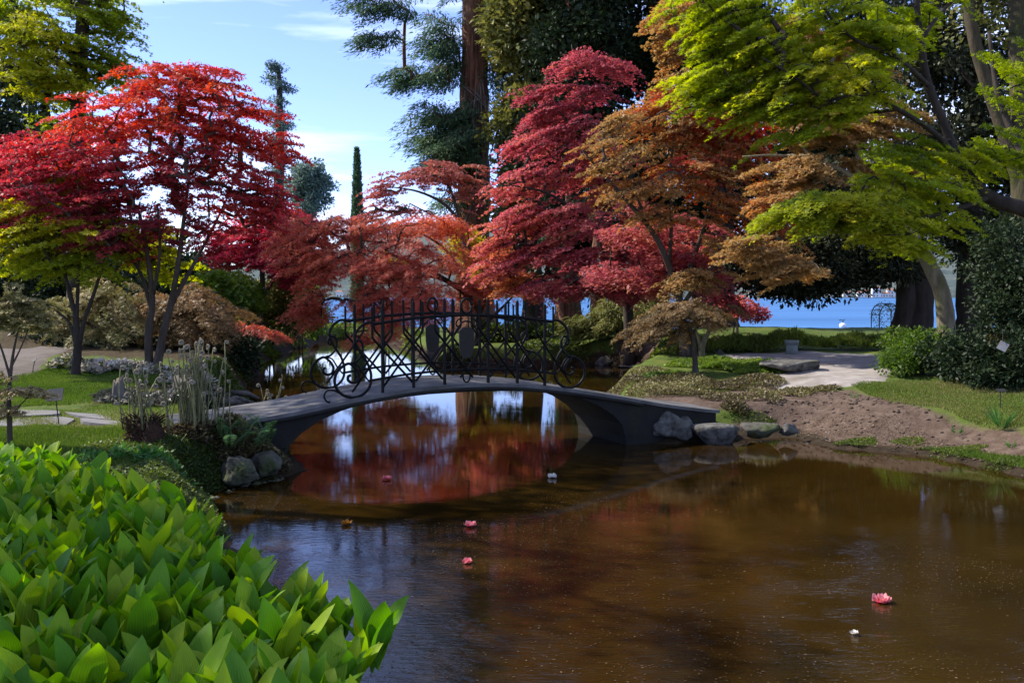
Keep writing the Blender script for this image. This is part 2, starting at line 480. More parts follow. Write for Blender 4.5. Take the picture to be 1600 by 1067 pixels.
def water_mat(name, body, rip, scale, dist, rough=0.03, stretch=(1, 1, 1), spec_tint=None, patches=False, ior=1.33, bscale=0.55):
    m, t, out = _mat(name)
    tcn = t.nodes.new('ShaderNodeTexCoord')
    mpn = t.nodes.new('ShaderNodeMapping')
    mpn.inputs['Scale'].default_value = stretch
    t.links.new(tcn.outputs['Object'], mpn.inputs['Vector'])
    n1 = N(t, 'ShaderNodeTexNoise', Scale=scale, Detail=4, Roughness=0.55)
    n2 = N(t, 'ShaderNodeTexNoise', Scale=scale * 0.17, Detail=2)
    t.links.new(mpn.outputs['Vector'], n1.inputs['Vector'])
    t.links.new(tcn.outputs['Object'], n2.inputs['Vector'])
    b = N(t, 'ShaderNodeBsdfPrincipled', Roughness=rough, IOR=ior)
    n3 = N(t, 'ShaderNodeTexNoise', Scale=bscale, Detail=5)
    t.links.new((tcn.outputs['Object'] if patches else mpn.outputs['Vector']), n3.inputs['Vector'])
    r = ramp(t, body)
    t.links.new(n3.outputs['Fac'], r.inputs['Fac'])
    t.links.new(r.outputs['Color'], b.inputs['Base Color'])
    bp = N(t, 'ShaderNodeBump', Strength=rip, Distance=dist)
    t.links.new(n1.outputs['Fac'], bp.inputs['Height'])
    if patches:   # ripples die out towards the sheltered water behind the bridge
        sx = t.nodes.new('ShaderNodeSeparateXYZ')
        t.links.new(tcn.outputs['Object'], sx.inputs['Vector'])
        mr = t.nodes.new('ShaderNodeMapRange')
        mr.inputs['From Min'].default_value = 5.5
        mr.inputs['From Max'].default_value = 10.5
        mr.inputs['To Min'].default_value = rip
        mr.inputs['To Max'].default_value = rip * 0.04
        t.links.new(sx.outputs['Y'], mr.inputs['Value'])
        pr = ramp(t, [(0.38, (0.35, 0.35, 0.35)), (0.62, (1.0, 1.0, 1.0))])
        t.links.new(n2.outputs['Fac'], pr.inputs['Fac'])
        mu = t.nodes.new('ShaderNodeMath')
        mu.operation = 'MULTIPLY'
        t.links.new(mr.outputs[0], mu.inputs[0])
        t.links.new(pr.outputs['Color'], mu.inputs[1])
        t.links.new(mu.outputs[0], bp.inputs['Strength'])
    t.links.new(bp.outputs['Normal'], b.inputs['Normal'])
    t.links.new(b.outputs['BSDF'], out.inputs['Surface'])
    return m


M['pond'] = water_mat('pond_water', [(0.3, (0.011, 0.0056, 0.0009)), (0.7, (0.033, 0.018, 0.0028))], 1.0, 14.0, 0.014, 0.015, (0.5, 1.35, 1), patches=True, ior=1.42)
M['lake'] = water_mat('lake_water', [(0.35, (0.030, 0.105, 0.25)), (0.65, (0.055, 0.16, 0.35))], 0.6, 0.35, 0.6, 0.5, (0.12, 1.2, 1), ior=1.14, bscale=0.05)


def ground_mat():
    m, t, out = _mat('garden_ground')
    tcn = t.nodes.new('ShaderNodeTexCoord')
    vec = tcn.outputs['Object']

    def noise(sc, det=6, ro=0.6):
        n = N(t, 'ShaderNodeTexNoise', Scale=sc, Detail=det, Roughness=ro)
        t.links.new(vec, n.inputs['Vector'])
        return n.outputs['Fac']

    def mix(fac, a, b):
        q = t.nodes.new('ShaderNodeMixRGB')
        t.links.new(fac, q.inputs['Fac'])
        t.links.new(a, q.inputs['Color1'])
        t.links.new(b, q.inputs['Color2'])
        return q.outputs['Color']

    def rmp(fac, cols):
        q = ramp(t, cols)
        t.links.new(fac, q.inputs['Fac'])
        return q.outputs['Color']

    def attr(nm):
        q = t.nodes.new('ShaderNodeAttribute')
        q.attribute_name = nm
        return q.outputs['Fac']

    def edge(a, sc, lo=0.4, hi=0.6):   # ragged edge for a zone
        q = t.nodes.new('ShaderNodeMath')
        q.operation = 'MULTIPLY_ADD'
        q.inputs[1].default_value = 0.7
        t.links.new(noise(sc, 8), q.inputs[0])
        s = t.nodes.new('ShaderNodeMath')
        s.operation = 'SUBTRACT'
        s.inputs[1].default_value = 0.35
        t.links.new(a, s.inputs[0])
        t.links.new(s.outputs[0], q.inputs[2])
        return rmp(q.outputs[0], [(lo, (0, 0, 0)), (hi, (1, 1, 1))])

    grass = rmp(noise(2.2, 8), [(0.3, (0.04, 0.070, 0.011)), (0.5, (0.07, 0.105, 0.016)), (0.7, (0.11, 0.12, 0.025))])
    soil = rmp(noise(5, 9, 0.7), [(0.3, (0.055, 0.035, 0.024)), (0.5, (0.10, 0.068, 0.05)), (0.72, (0.165, 0.12, 0.092))])
    litter = rmp(noise(9, 9, 0.75), [(0.3, (0.02, 0.015, 0.008)), (0.5, (0.05, 0.036, 0.016)), (0.72, (0.10, 0.07, 0.036))])
    c = mix(edge(attr('litter'), 2.5), grass, litter)
    c = mix(edge(attr('soil'), 1.6), c, soil)
    mud = rmp(noise(6), [(0.3, (0.016, 0.011, 0.006)), (0.7, (0.05, 0.034, 0.02))])
    c = mix(edge(attr('mud'), 3), c, mud)
    b = N(t, 'ShaderNodeBsdfPrincipled', Roughness=0.95)
    b.inputs['Specular IOR Level'].default_value = 0.15
    t.links.new(c, b.inputs['Base Color'])
    bp = N(t, 'ShaderNodeBump', Strength=0.8, Distance=0.04)
    t.links.new(noise(14, 10, 0.7), bp.inputs['Height'])
    t.links.new(bp.outputs['Normal'], b.inputs['Normal'])
    t.links.new(b.outputs['BSDF'], out.inputs['Surface'])
    return m


M['ground'] = ground_mat()

# ------------------------------------------------------------------ terrain
POND = np.array([
    (-0.15, 2.2), (5, 1.6), (12, 2.2), (10.5, 7), (8.4, 10.4), (6.6, 12.6),
    G(1450, 712)[:2], G(1300, 700)[:2], G(1235, 682)[:2], G(1130, 687)[:2], (2.35, 15.2), (1.75, 16.7),
    (1.9, 19.5), G(952, 612)[:2], G(1000, 592)[:2], G(1012, 577)[:2], G(960, 571)[:2], G(900, 570)[:2], G(840, 572)[:2],
    G(760, 574)[:2], G(690, 571)[:2], G(655, 556)[:2], G(625, 542)[:2], G(585, 531)[:2], G(540, 529)[:2], G(500, 533)[:2], G(470, 543)[:2],
    G(430, 556)[:2], G(398, 574)[:2], G(380, 600)[:2], (-5.75, 21.0), (-5.5, 18.0), (-4.3, 15.0), (-3.3, 14.2), (-2.75, 12.95),
    G(452, 742)[:2], G(380, 755)[:2], G(318, 772)[:2], (-2.75, 9.3), (-1.95, 7.5), (-1.15, 6.0), (-0.58, 4.6), (-0.26, 3.4)])


def sdist(X, Y, poly):
    """signed distance, negative inside"""
    shp = X.shape
    x = X.ravel()
    y = Y.ravel()
    d = np.full(x.shape, 1e9)
    ins = np.zeros(x.shape, bool)
    n = len(poly)
    for i in range(n):
        ax, ay = poly[i]
        bx, by = poly[(i + 1) % n]
        ex, ey = bx - ax, by - ay
        t = np.clip(((x - ax) * ex + (y - ay) * ey) / (ex * ex + ey * ey + 1e-12), 0, 1)
        d = np.minimum(d, (x - ax - t * ex) ** 2 + (y - ay - t * ey) ** 2)
        c = ((ay > y) != (by > y)) & (x < (bx - ax) * (y - ay) / (by - ay + 1e-12) + ax)
        ins ^= c
    d = np.sqrt(d)
    return np.where(ins, -d, d).reshape(shp)


CTRL = np.array([
    (-0.8, 2.5, .45), (-2.5, 5, .48), (-5, 8, .5), (-9, 8, .6), (-3.6, 11, .42), (-6, 12, .5), (-9, 13, .55), (-4.6, 12.6, .6), (-6.5, 17, .55), (-8, 19, .62),
    (-10, 24, .95), (-14, 20, .8), (-15, 30, 1.3), (-9, 28, .7), (-8.6, 36, .5), (-30, 25, 1.6), (-30, 60, 2.2), (-14, 50, .8), (-10, 55, .55), (-40, 100, 2.0),
    (3.2, 15.9, .42), (3.6, 17.3, .5), (5, 15.6, .36), (6, 16.2, .55), (7.5, 14.2, .5), (9, 14, .62), (6.6, 18.2, .72), (6, 22, .74), (10, 25, .76), (8.5, 20, .76),
    (12, 16, .85), (16, 16, 1.0), (13, 22, .9), (3, 21, .45), (4.5, 22, .62), (9, 29, .85), (8, 34, 1.15), (13, 34, 1.05), (18, 33, 1.05), (4, 33, .9), (3, 37, 1.0), (0, 36, .55),
    (1.2, 33.5, .45), (-1, 44, .55), (-4, 50, .5), (25, 28, 1.2), (30, 15, 1.2), (14, 8, .6), (0, -5, .6), (-10, -5, .8), (12, -5, .7)])


def ss(x):
    x = np.clip(x, 0, 1)
    return x * x * (3 - 2 * x)


def gh(X, Y):
    X = np.asarray(X, float)
    Y = np.asarray(Y, float)
    num = np.zeros_like(X)
    den = np.zeros_like(X)
    for cx, cy, cz in CTRL:
        wgt = 1.0 / (((X - cx) ** 2 + (Y - cy) ** 2) ** 1.6 + 0.4)
        num += wgt * cz
        den += wgt
    base = num / den
    d = sdist(X, Y, POND)
    wid = 0.55 + 1.6 * np.exp(-(((X - 6.0) / 3.0) ** 2 + ((Y - 14.0) / 2.6) ** 2))
    h = np.where(d > 0, base * (0.12 * np.minimum(1, d / 0.05) + 0.88 * ss(d / wid)), -0.5 * ss(-d / 1.2) - 0.02)
    bumps = 0.03 * np.sin(X * 2.1 + 1.3 * np.sin(Y * 1.3)) * np.sin(Y * 1.7 + X * 0.6) + 0.015 * np.sin(X * 5.3 + Y * 3.1)
    h = h + np.where(d > 0, bumps * ss(d / 0.8), 0)
    # fall to the lake
    sh = np.interp(X, [-200, -60, -22, -14, -11, -7, -2, 2, 6, 12, 20, 40, 200], [260, 150, 112, 66, 58, 54, 51, 44, 39, 37, 38, 40, 60])
    drop = ss((Y - sh) / 9.0)
    return h * (1 - drop) - 7.0 * drop


def gz(x, y):
    return float(gh(np.array([x]), np.array([y]))[0])


def base_at(px, D, dz=0.0):
    p = P(px, 533.5, D)
    return np.array([p[0], D, gz(p[0], D) + dz])


def GG(px, py):
    z = 0.45
    for _ in range(8):
        p = G(px, py, z)
        z = .5 * z + .5 * max(0.0, gz(p[0], p[1]))
    return G(px, py, z)


def grid_axis(segs):
    out = []
    for a, b, st in segs:
        n = max(1, int(round((b - a) / st)))
        out += list(a + (b - a) * np.arange(n) / n)
    out.append(segs[-1][1])
    return np.array(out)


gx = grid_axis([(-300, -60, 20), (-60, -20, 2.0), (-20, -11, .45), (-11, 11, .2), (11, 20, .45), (20, 60, 2.0), (60, 300, 20)])
gy = grid_axis([(-40, -4, 4), (-4, 2, .6), (2, 26, .2), (26, 60, .45), (60, 130, 2.5), (130, 300, 20)])
GX, GY = np.meshgrid(gx, gy)
GZ = gh(GX, GY)
# fine lumps of the bare bank
nx_, ny_ = len(gx), len(gy)
V = np.stack([GX.ravel(), GY.ravel(), GZ.ravel()], 1)
ii = (np.arange(ny_ - 1)[:, None] * nx_ + np.arange(nx_ - 1)[None, :]).ravel()
Fq = np.stack([ii, ii + 1, ii + nx_ + 1, ii + nx_], 1).ravel()


def zone(pts, soft):
    d = sdist(GX, GY, np.array([p[:2] for p in pts]))
    return np.clip(0.5 - d / soft, 0, 1).ravel()


soil = zone([GG(1120, 655), GG(1180, 622), GG(1260, 612), GG(1330, 608), GG(1400, 628), GG(1470, 642), GG(1600, 668), GG(1640, 700), GG(1620, 742), GG(1500, 722), GG(1400, 708), GG(1300, 705), GG(1230, 690)], 0.9)
soil = np.maximum(soil, zone([GG(1150, 527), GG(1420, 527), GG(1420, 515), GG(1150, 515)], 0.8) * 0.9)
soil = np.maximum(soil, zone([GG(1010, 650), GG(1060, 665), GG(1240, 660), GG(1250, 605), GG(1200, 596), GG(1130, 612), GG(1000, 618)], 0.6))
soil = np.maximum(soil, zone([GG(960, 535), GG(1040, 545), GG(1050, 515), GG(960, 520)], 0.8))
litter = zone([GG(130, 700), GG(240, 672), GG(330, 690), GG(440, 690), GG(445, 740), GG(330, 765), GG(260, 745)], 1.0)
litter = np.maximum(litter, 0.8 * zone([GG(130, 640), GG(400, 645), GG(390, 612), GG(150, 612)], 0.8))
litter = np.maximum(litter, zone([(-13, 22.5), (-6.6, 22.5), (-6.2, 28), (-8, 33), (-16, 33)], 1.5))
litter = np.maximum(litter, 0.9 * zone([(8.5, 17.5), (20, 16), (22, 30), (11, 29), (8.8, 22)], 1.5))
litter = np.maximum(litter, 0.75 * zone([(-2.5, 2), (-.4, 2.6), (-2.6, 9.2), (-5.5, 10), (-5, 3)], 1.2))
dP = sdist(GX, GY, POND).ravel()
mud = np.clip(0.95 - dP / 0.55, 0, 1)
gm = np_mesh('ground', V, Fq, 4, True, {'soil': soil, 'litter': litter, 'mud': mud})
tag(link('ground', gm, None, M['ground']), kind='structure')

# pond and lake
pb = MB()
pb.add([(-9, -2, 0), (14, -2, 0), (14, 56, 0), (-9, 56, 0)], [(0, 1, 2, 3)])
pond = pb.build('pond_water', M['pond'])
tag(pond, kind='structure')
lb = MB()
lb.add([(-2500, 36, -3.0), (2500, 36, -3.0), (2500, 1200, -3.0), (-2500, 1200, -3.0)], [(0, 1, 2, 3)])
tag(lb.build('lake_water', M['lake']), kind='structure')

# far hills beyond the lake
hx = np.linspace(-2600, 2600, 131)
hy = np.concatenate([[920, 950], np.linspace(985, 3200, 36)])
HX, HY = np.meshgrid(hx, hy)
tt = np.clip((HY - 955) / 1700, 0, 1)
ridge = 150 + 50 * np.sin(HX / 420 + 0.7) + 35 * np.sin(HX / 173 + 2.0) + 15 * np.sin(HX / 61)
HZ = -6 + ridge * tt ** 0.8 * (0.9 + 0.1 * np.sin(HX / 90 + HY / 130)) + 10 * np.sin(HX / 33 + 1.7 * np.sin(HY / 57)) * tt
hv = np.stack([HX.ravel(), HY.ravel(), HZ.ravel()], 1)
hi = (np.arange(len(hy) - 1)[:, None] * len(hx) + np.arange(len(hx) - 1)[None, :]).ravel()
hm = np_mesh('far_hills', hv, np.stack([hi, hi + 1, hi + len(hx) + 1, hi + len(hx)], 1).ravel(), 4, True)
tag(link('far_hills', hm, None, M['hill']), kind='structure')


def drape(name, pts, m, dz, step=0.25, kind='structure'):
    """a thin sheet over the ground inside a polygon"""
    pts = np.array([p[:2] for p in pts])
    lo = pts.min(0)
    hi_ = pts.max(0)
    ax = np.arange(lo[0], hi_[0] + step, step)
    ay = np.arange(lo[1], hi_[1] + step, step)
    X, Y = np.meshgrid(ax, ay)
    d = sdist(X, Y, pts)
    Z = gh(X, Y) + dz - 0.10 * ss((d + 0.0) / (step * 1.5))
    nX, nY = len(ax), len(ay)
    idx = (np.arange(nY - 1)[:, None] * nX + np.arange(nX - 1)[None, :])
    keep = (d[:-1, :-1] < step * 1.6).ravel()
    ix = idx.ravel()[keep]
    me = np_mesh(name, np.stack([X.ravel(), Y.ravel(), Z.ravel()], 1), np.stack([ix, ix + 1, ix + nX + 1, ix + nX], 1).ravel(), 4, True)
    o = link(name, me, None, m)
    return tag(o, kind=kind)


drape('gravel_plaza', [GG(1130, 553), GG(1240, 550), GG(1400, 553), GG(1388, 580), GG(1372, 600), GG(1300, 605), GG(1225, 612), GG(1190, 590), GG(1120, 570)], M['gravel'], 0.02, 0.2)
drape('garden_path', [GG(-140, 590), GG(0, 592), GG(48, 588), GG(70, 562), GG(110, 549), GG(106, 541), GG(40, 546), GG(-140, 552)], M['pathdirt'], 0.02, 0.25)

# ------------------------------------------------------------------ leaf clouds
LOBES = {'maple': (-105, -52, 0, 52, 105), 'lace': (-38, 0, 38), 'tri': (-48, 0, 48)}


def unit(a):
    return a / (np.linalg.norm(a, axis=-1, keepdims=True) + 1e-9)


def leaf_verts(C, A, Nn, L, W, tint, kind):
    """C base points, A axes, Nn normals -> verts, faces(flat), face size, tint per vertex"""
    A = unit(A)
    B = unit(np.cross(Nn, A))
    Nn = np.cross(A, B)
    L = np.asarray(L)[:, None]
    W = np.asarray(W)[:, None]
    n = len(C)
    if kind == 'kite':
        v0 = C
        v1 = C + A * L * 0.45 + B * W * 0.5 + Nn * W * 0.14
        v2 = C + A * L
        v3 = C + A * L * 0.45 - B * W * 0.5 + Nn * W * 0.14
        V = np.stack([v0, v1, v2, v3], 1).reshape(-1, 3)
        return V, np.arange(4 * n), 4, np.repeat(tint, 4)
    lob = LOBES[kind]
    Vs = []
    for a in lob:
        ca, sa = math.cos(R(a)), math.sin(R(a))
        d = A * ca + B * sa
        q = -A * sa + B * ca
        k = 1.0 - 0.0035 * abs(a)
        Vs += [C - d * L * 0.02 - q * W * 0.5 + d * L * 0.18, C + d * L * k - Nn * L * 0.12 * k, C + q * W * 0.5 + d * L * 0.18]
    V = np.stack(Vs, 1).reshape(-1, 3)
    return V, np.arange(3 * len(lob) * n), 3, np.repeat(tint, 3 * len(lob))


def leaf_obj(name, parts, mat_, parent=None):
    C, A, Nn, L, W, T, kind = parts
    V, Fi, fs, tv = leaf_verts(C, A, Nn, L, W, np.clip(T, 0, 1), kind)
    me = np_mesh(name, V, Fi, fs, False, {'tint': tv})
    return link(name, me, parent, mat_)


def pad_leaves(pc, out, pr, n, lf, tint):
    """leaves of one pad: a drooping, flattish spray around pc that points along out"""
    up = np.array([0, 0, 1.0])
    o = np.array([out[0], out[1], 0.0])
    nl = np.linalg.norm(o)
    if nl < 1e-3:
        a = random.uniform(0, 6.283)
        o = np.array([math.cos(a), math.sin(a), 0])
    else:
        o = o / nl
    s = np.cross(up, o)
    dr = lf.get('droop', 0.35) + random.uniform(-.15, .15)
    asp = lf.get('asp', 0.7)
    th = lf.get('thick', 0.10)
    r = np.sqrt(rng.random(n)) * (0.85 + 0.3 * rng.random(n))
    a = rng.random(n) * 2 * math.pi
    u = r * np.cos(a) * pr
    v = r * np.sin(a) * pr * asp
    zz = -dr * (u + pr * 0.3) - 0.5 * dr * (u * u + v * v) / pr + rng.normal(0, th * pr, n)
    C = pc + u[:, None] * o + v[:, None] * s + zz[:, None] * up
    dx = o * (0.7 + u / pr)[:, None] + s * (v / pr)[:, None] + rng.normal(0, lf.get('ajit', 0.5), (n, 3)) * np.array([1, 1, 0.5])
    dx[:, 2] -= lf.get('hang', 0.35)
    nn = up + o * dr * 0.7 + rng.normal(0, lf.get('njit', 0.4), (n, 3))
    L = lf['L'] * (0.65 + 0.7 * rng.random(n))
    W = L * lf.get('wl', 0.6)
    T = tint + rng.normal(0, lf.get('tj', 0.10), n)
    return C, dx, nn, L, W, T


def clump_leaves(pc, out, pr, n, lf, tint):
    d = unit(rng.normal(0, 1, (n, 3)))
    r = rng.random(n) ** 0.45
    C = pc + d * (r * pr)[:, None] * np.array([1, 1, lf.get('flat', 0.7)])
    A = d + rng.normal(0, .5, (n, 3)) + np.array([0, 0, -lf.get('hang', 0.1)])
    nn = d * 0.6 + np.array([0, 0, 0.7]) + rng.normal(0, lf.get('njit', .5), (n, 3))
    L = lf['L'] * (0.65 + 0.7 * rng.random(n))
    T = tint + rng.normal(0, lf.get('tj', 0.12), n)
    return C, A, nn, L, L * lf.get('wl', 0.6), T


def tree(name, label, cat, base, stems, blobs, lf, leafm, bark, group=None, trunk_sides=9, branch_r=0.012, shell=0.55, taper_pow=0.42, attach_from=0.35, show_branches=True, jit=0.06,
         extra=None, bend=0.16, seed=1):
    """stems: list of [(x,y,z,r)...] polylines (the first is the trunk); blobs: (px,py,rx,ry,D,rd,n_pads,tint)"""
    random.seed(seed)
    root = empty(name, base, 0, label, cat, group)
    base = np.asarray(base, float)
    tb = MB()
    nodes = []
    nrad = []
    for si, st in enumerate(stems):
        sp = spline([np.array(q, float) for q in st], 5)
        pts = [q[:3] for q in sp]
        rad = [max(0.004, q[3]) for q in sp]
        if si == 0 or st[0][2] < base[2] + 0.3:
            rad[0] *= 1.45
            if len(rad) > 2:
                rad[1] *= 1.15
        tb.tube([p - base for p in pts], rad, trunk_sides, True, jit)
        k0 = int(len(pts) * (attach_from if si == 0 else 0.25))
        for p, r_ in list(zip(pts, rad))[k0:]:
            nodes.append(p)
            nrad.append(r_)
    tb.build('trunk', bark, root, True)
    axis = np.mean([np.array(st[-1][:3]) for st in stems], 0)
    pads = []
    for b in blobs:
        px, py, rx, ry, D, rd, npd, tn = b[:8]
        c = P(px, py, D)
        sc = D / F
        for _ in range(npd if lf.get('mode') == 'clump' else int(npd * 1.45)):
            q = rng.normal(0, 1, 3)
            q /= np.linalg.norm(q)
            rr = rng.random() ** shell
            if lf.get('mode') != 'clump' and rng.random() < .16:
                rr *= 1.0 + .32 * rng.random()
            p = c + q * rr * np.array([rx * sc, rd, ry * sc])
            if lf.get('mode') == 'clump' and rng.random() < .10:
                p = c + (p - c) * 1.2
            if p[2] < gz(p[0], p[1]) + 0.25:
                p[2] = gz(p[0], p[1]) + 0.25 + random.random() * 0.1
            out = p - axis
            if lf.get('own_out'):
                out = p - c
            pads.append((p, out, tn + random.uniform(-lf.get('pj', 0.14), lf.get('pj', 0.14))))
    # branches: every pad joins the nearest wood found so far
    NP = np.array(nodes)
    NR = np.array(nrad)
    par = -np.ones(len(NP), int)
    n0 = len(NP)
    order = sorted(range(len(pads)), key=lambda i: np.min(np.linalg.norm(NP[:n0] - pads[i][0], axis=1)))
    NPl = [NP]
    brs = []
    cap = len(pads) * 5 + n0
    buf = np.zeros((cap, 3))
    buf[:n0] = NP
    par = -np.ones(cap, int)
    cnt = n0
    for i in order:
        p = pads[i][0]
        dlt = buf[:cnt] - p
        dd = np.sqrt((dlt ** 2).sum(1))
        cost = dd + 0.55 * np.maximum(0, dlt[:, 2])     # wood below the pad is preferred
        cost[:n0] *= 1.15
        j = int(np.argmin(cost))
        a = buf[j].copy()
        dist = dd[j]
        if dist < 1e-3:
            continue
        K = 3
        ids = [j]
        off = rng.normal(0, bend * 0.5, 3) * dist
        for k in range(1, K + 1):
            t = k / K
            q = a + (p - a) * t
            q = q + off * math.sin(math.pi * t) + np.array([0, 0, bend * dist * 0.6 * math.sin(math.pi * t)])
            if k == K:
                q = p.copy()
            buf[cnt] = q
            par[cnt] = ids[-1]
            ids.append(cnt)
            cnt += 1
        brs.append(ids)
    load = np.zeros(cnt)
    for ids in brs:
        load[ids[-1]] += 1
    for k in range(cnt - 1, n0 - 1, -1):
        if par[k] >= 0:
            load[par[k]] += load[k]
    if show_branches:
        bb = MB()
        for ids in brs:
            rads = []
            for k in ids[1:]:
                rads.append(branch_r * max(load[k], 0.6) ** taper_pow)
            r0 = rads[0] * 1.08
            if ids[0] < n0:
                r0 = min(r0, NR[ids[0]] * 0.8)
            rads = [r0] + [min(r_, r0) for r_ in rads]
            rads[-1] *= 0.6
            bb.tube([buf[k] - base for k in ids], rads, 5, False)
        bb.build('branches', bark, root, True)['kind'] = 'stuff'
    # crown
    acc = []
    fn = clump_leaves if lf.get('mode') == 'clump' else pad_leaves
    for p, out, tn in pads:
        pr = lf['pr'] * random.uniform(0.7, 1.35)
        acc.append(fn(p, out, pr, int(lf['n'] * random.uniform(.7, 1.3)), lf, tn))
    C, A, Nn, L, W, T = [np.concatenate([a[k] for a in acc]) for k in range(6)]
    C = C - base
    o = leaf_obj('crown', (C, A, Nn, L, W, T, lf.get('kind', 'kite')), leafm, root)
    return root


def st(px_list, D, base=None):
    """stem polyline from photo pixels: (px, py, r[, D])"""
    out = []
    for q in px_list:
        d = q[3] if len(q) > 3 else D
        p = P(q[0], q[1], d)
        out.append((p[0], p[1], p[2], q[2]))
    if base is not None:
        out[0] = (base[0], base[1], base[2] - 0.05, out[0][3])
    return out


# ================================================================== FOOTBRIDGE
BA = 0.422
BX, BY = -0.653, 14.105
WID = 1.45
U = [-3.9, -3.4, -2.5, -1.7, -1.25, -0.8, 0, 0.8, 1.25, 1.7, 2.5, 3.3, 4.3]
ZT = [.63, .67, .77, .91, .972, 1.03, 1.062, 1.03, .972, .91, .77, .61, .46]


def ztop(u):
    # smooth through the table
    return float(np.interp(u, U, ZT) * 0.5 + 0.25 * (np.interp(u - .25, U, ZT) + np.interp(u + .25, U, ZT)))


IU = [0, 0.6, 1.0, 1.55, 1.85, 2.14, 2.4, 2.55, 2.62, 2.66]
IZ = [.94, .928, .90, .835, .755, .64, .48, .33, .12, -.45]
bridge = empty('footbridge', (BX, BY, 0), BA, 'small arched stone footbridge with black wrought iron railings over the pond', 'bridge')
us = np.concatenate([np.linspace(-3.9, -2.67, 8), [-2.665], -np.array(IU[::-1][1:-1]), np.linspace(-0.4, 0.4, 5), np.array(IU[1:-1]), [2.665], np.linspace(2.67, 4.3, 9)])
us = np.unique(np.round(us, 4))
ab = MB()
s0, s1 = -0.06, WID + 0.06
vs = []
fs = []
for u in us:
    zt = ztop(u) - 0.045
    zb = float(np.interp(abs(u), IU, IZ)) if abs(u) < 2.66 else -0.45
    vs += [(u, s0, zt), (u, s0, zb), (u, s1, zb), (u, s1, zt)]
for i in range(len(us) - 1):
    a = i * 4
    for k in range(4):
        fs.append((a + k, a + 4 + k, a + 4 + (k + 1) % 4, a + (k + 1) % 4))
fs += [(0, 1, 2, 3), tuple(len(vs) - 4 + k for k in (3, 2, 1, 0))]
ab.add(vs, fs)
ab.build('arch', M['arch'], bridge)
db = MB()
vs = []
fs = []
du = np.linspace(-3.95, 4.35, 60)
for u in du:
    zt = ztop(u)
    fl = 0.0
    vs += [(u, s0 - .035 - fl, zt), (u, s0 - .035 - fl, zt - .05), (u, s1 + .035, zt - .05), (u, s1 + .035, zt), (u, WID / 2, zt + 0.015)]
for i in range(len(du) - 1):
    a = i * 5
    b = a + 5
    for k in range(5):
        fs.append((a + k, b + k, b + (k + 1) % 5, a + (k + 1) % 5))
fs += [(0, 1, 2, 3, 4), tuple(len(vs) - 5 + k for k in (4, 3, 2, 1, 0))]
db.add(vs, fs)
db.build('deck', M['deck'], bridge)
for s in (s0 - 0.036, s1 + 0.036):
    eb = MB()
    uu = np.linspace(-2.9, 2.9, 40)
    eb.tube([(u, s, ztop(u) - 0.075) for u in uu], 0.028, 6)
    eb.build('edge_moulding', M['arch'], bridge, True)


def top_rail_z(u):
    return ztop(u) + 0.985 - 0.012 * abs(u)


PU = (0.336, 0.80, 1.25)


def spiral(c, r0, r1, a0, turns, n=30):
    out = []
    for i in range(n + 1):
        t = i / n
        r = r0 + (r1 - r0) * t
        a = a0 + turns * 2 * math.pi * t
        out.append((c[0] + r * math.cos(a), c[1] + r * math.sin(a)))
    return out


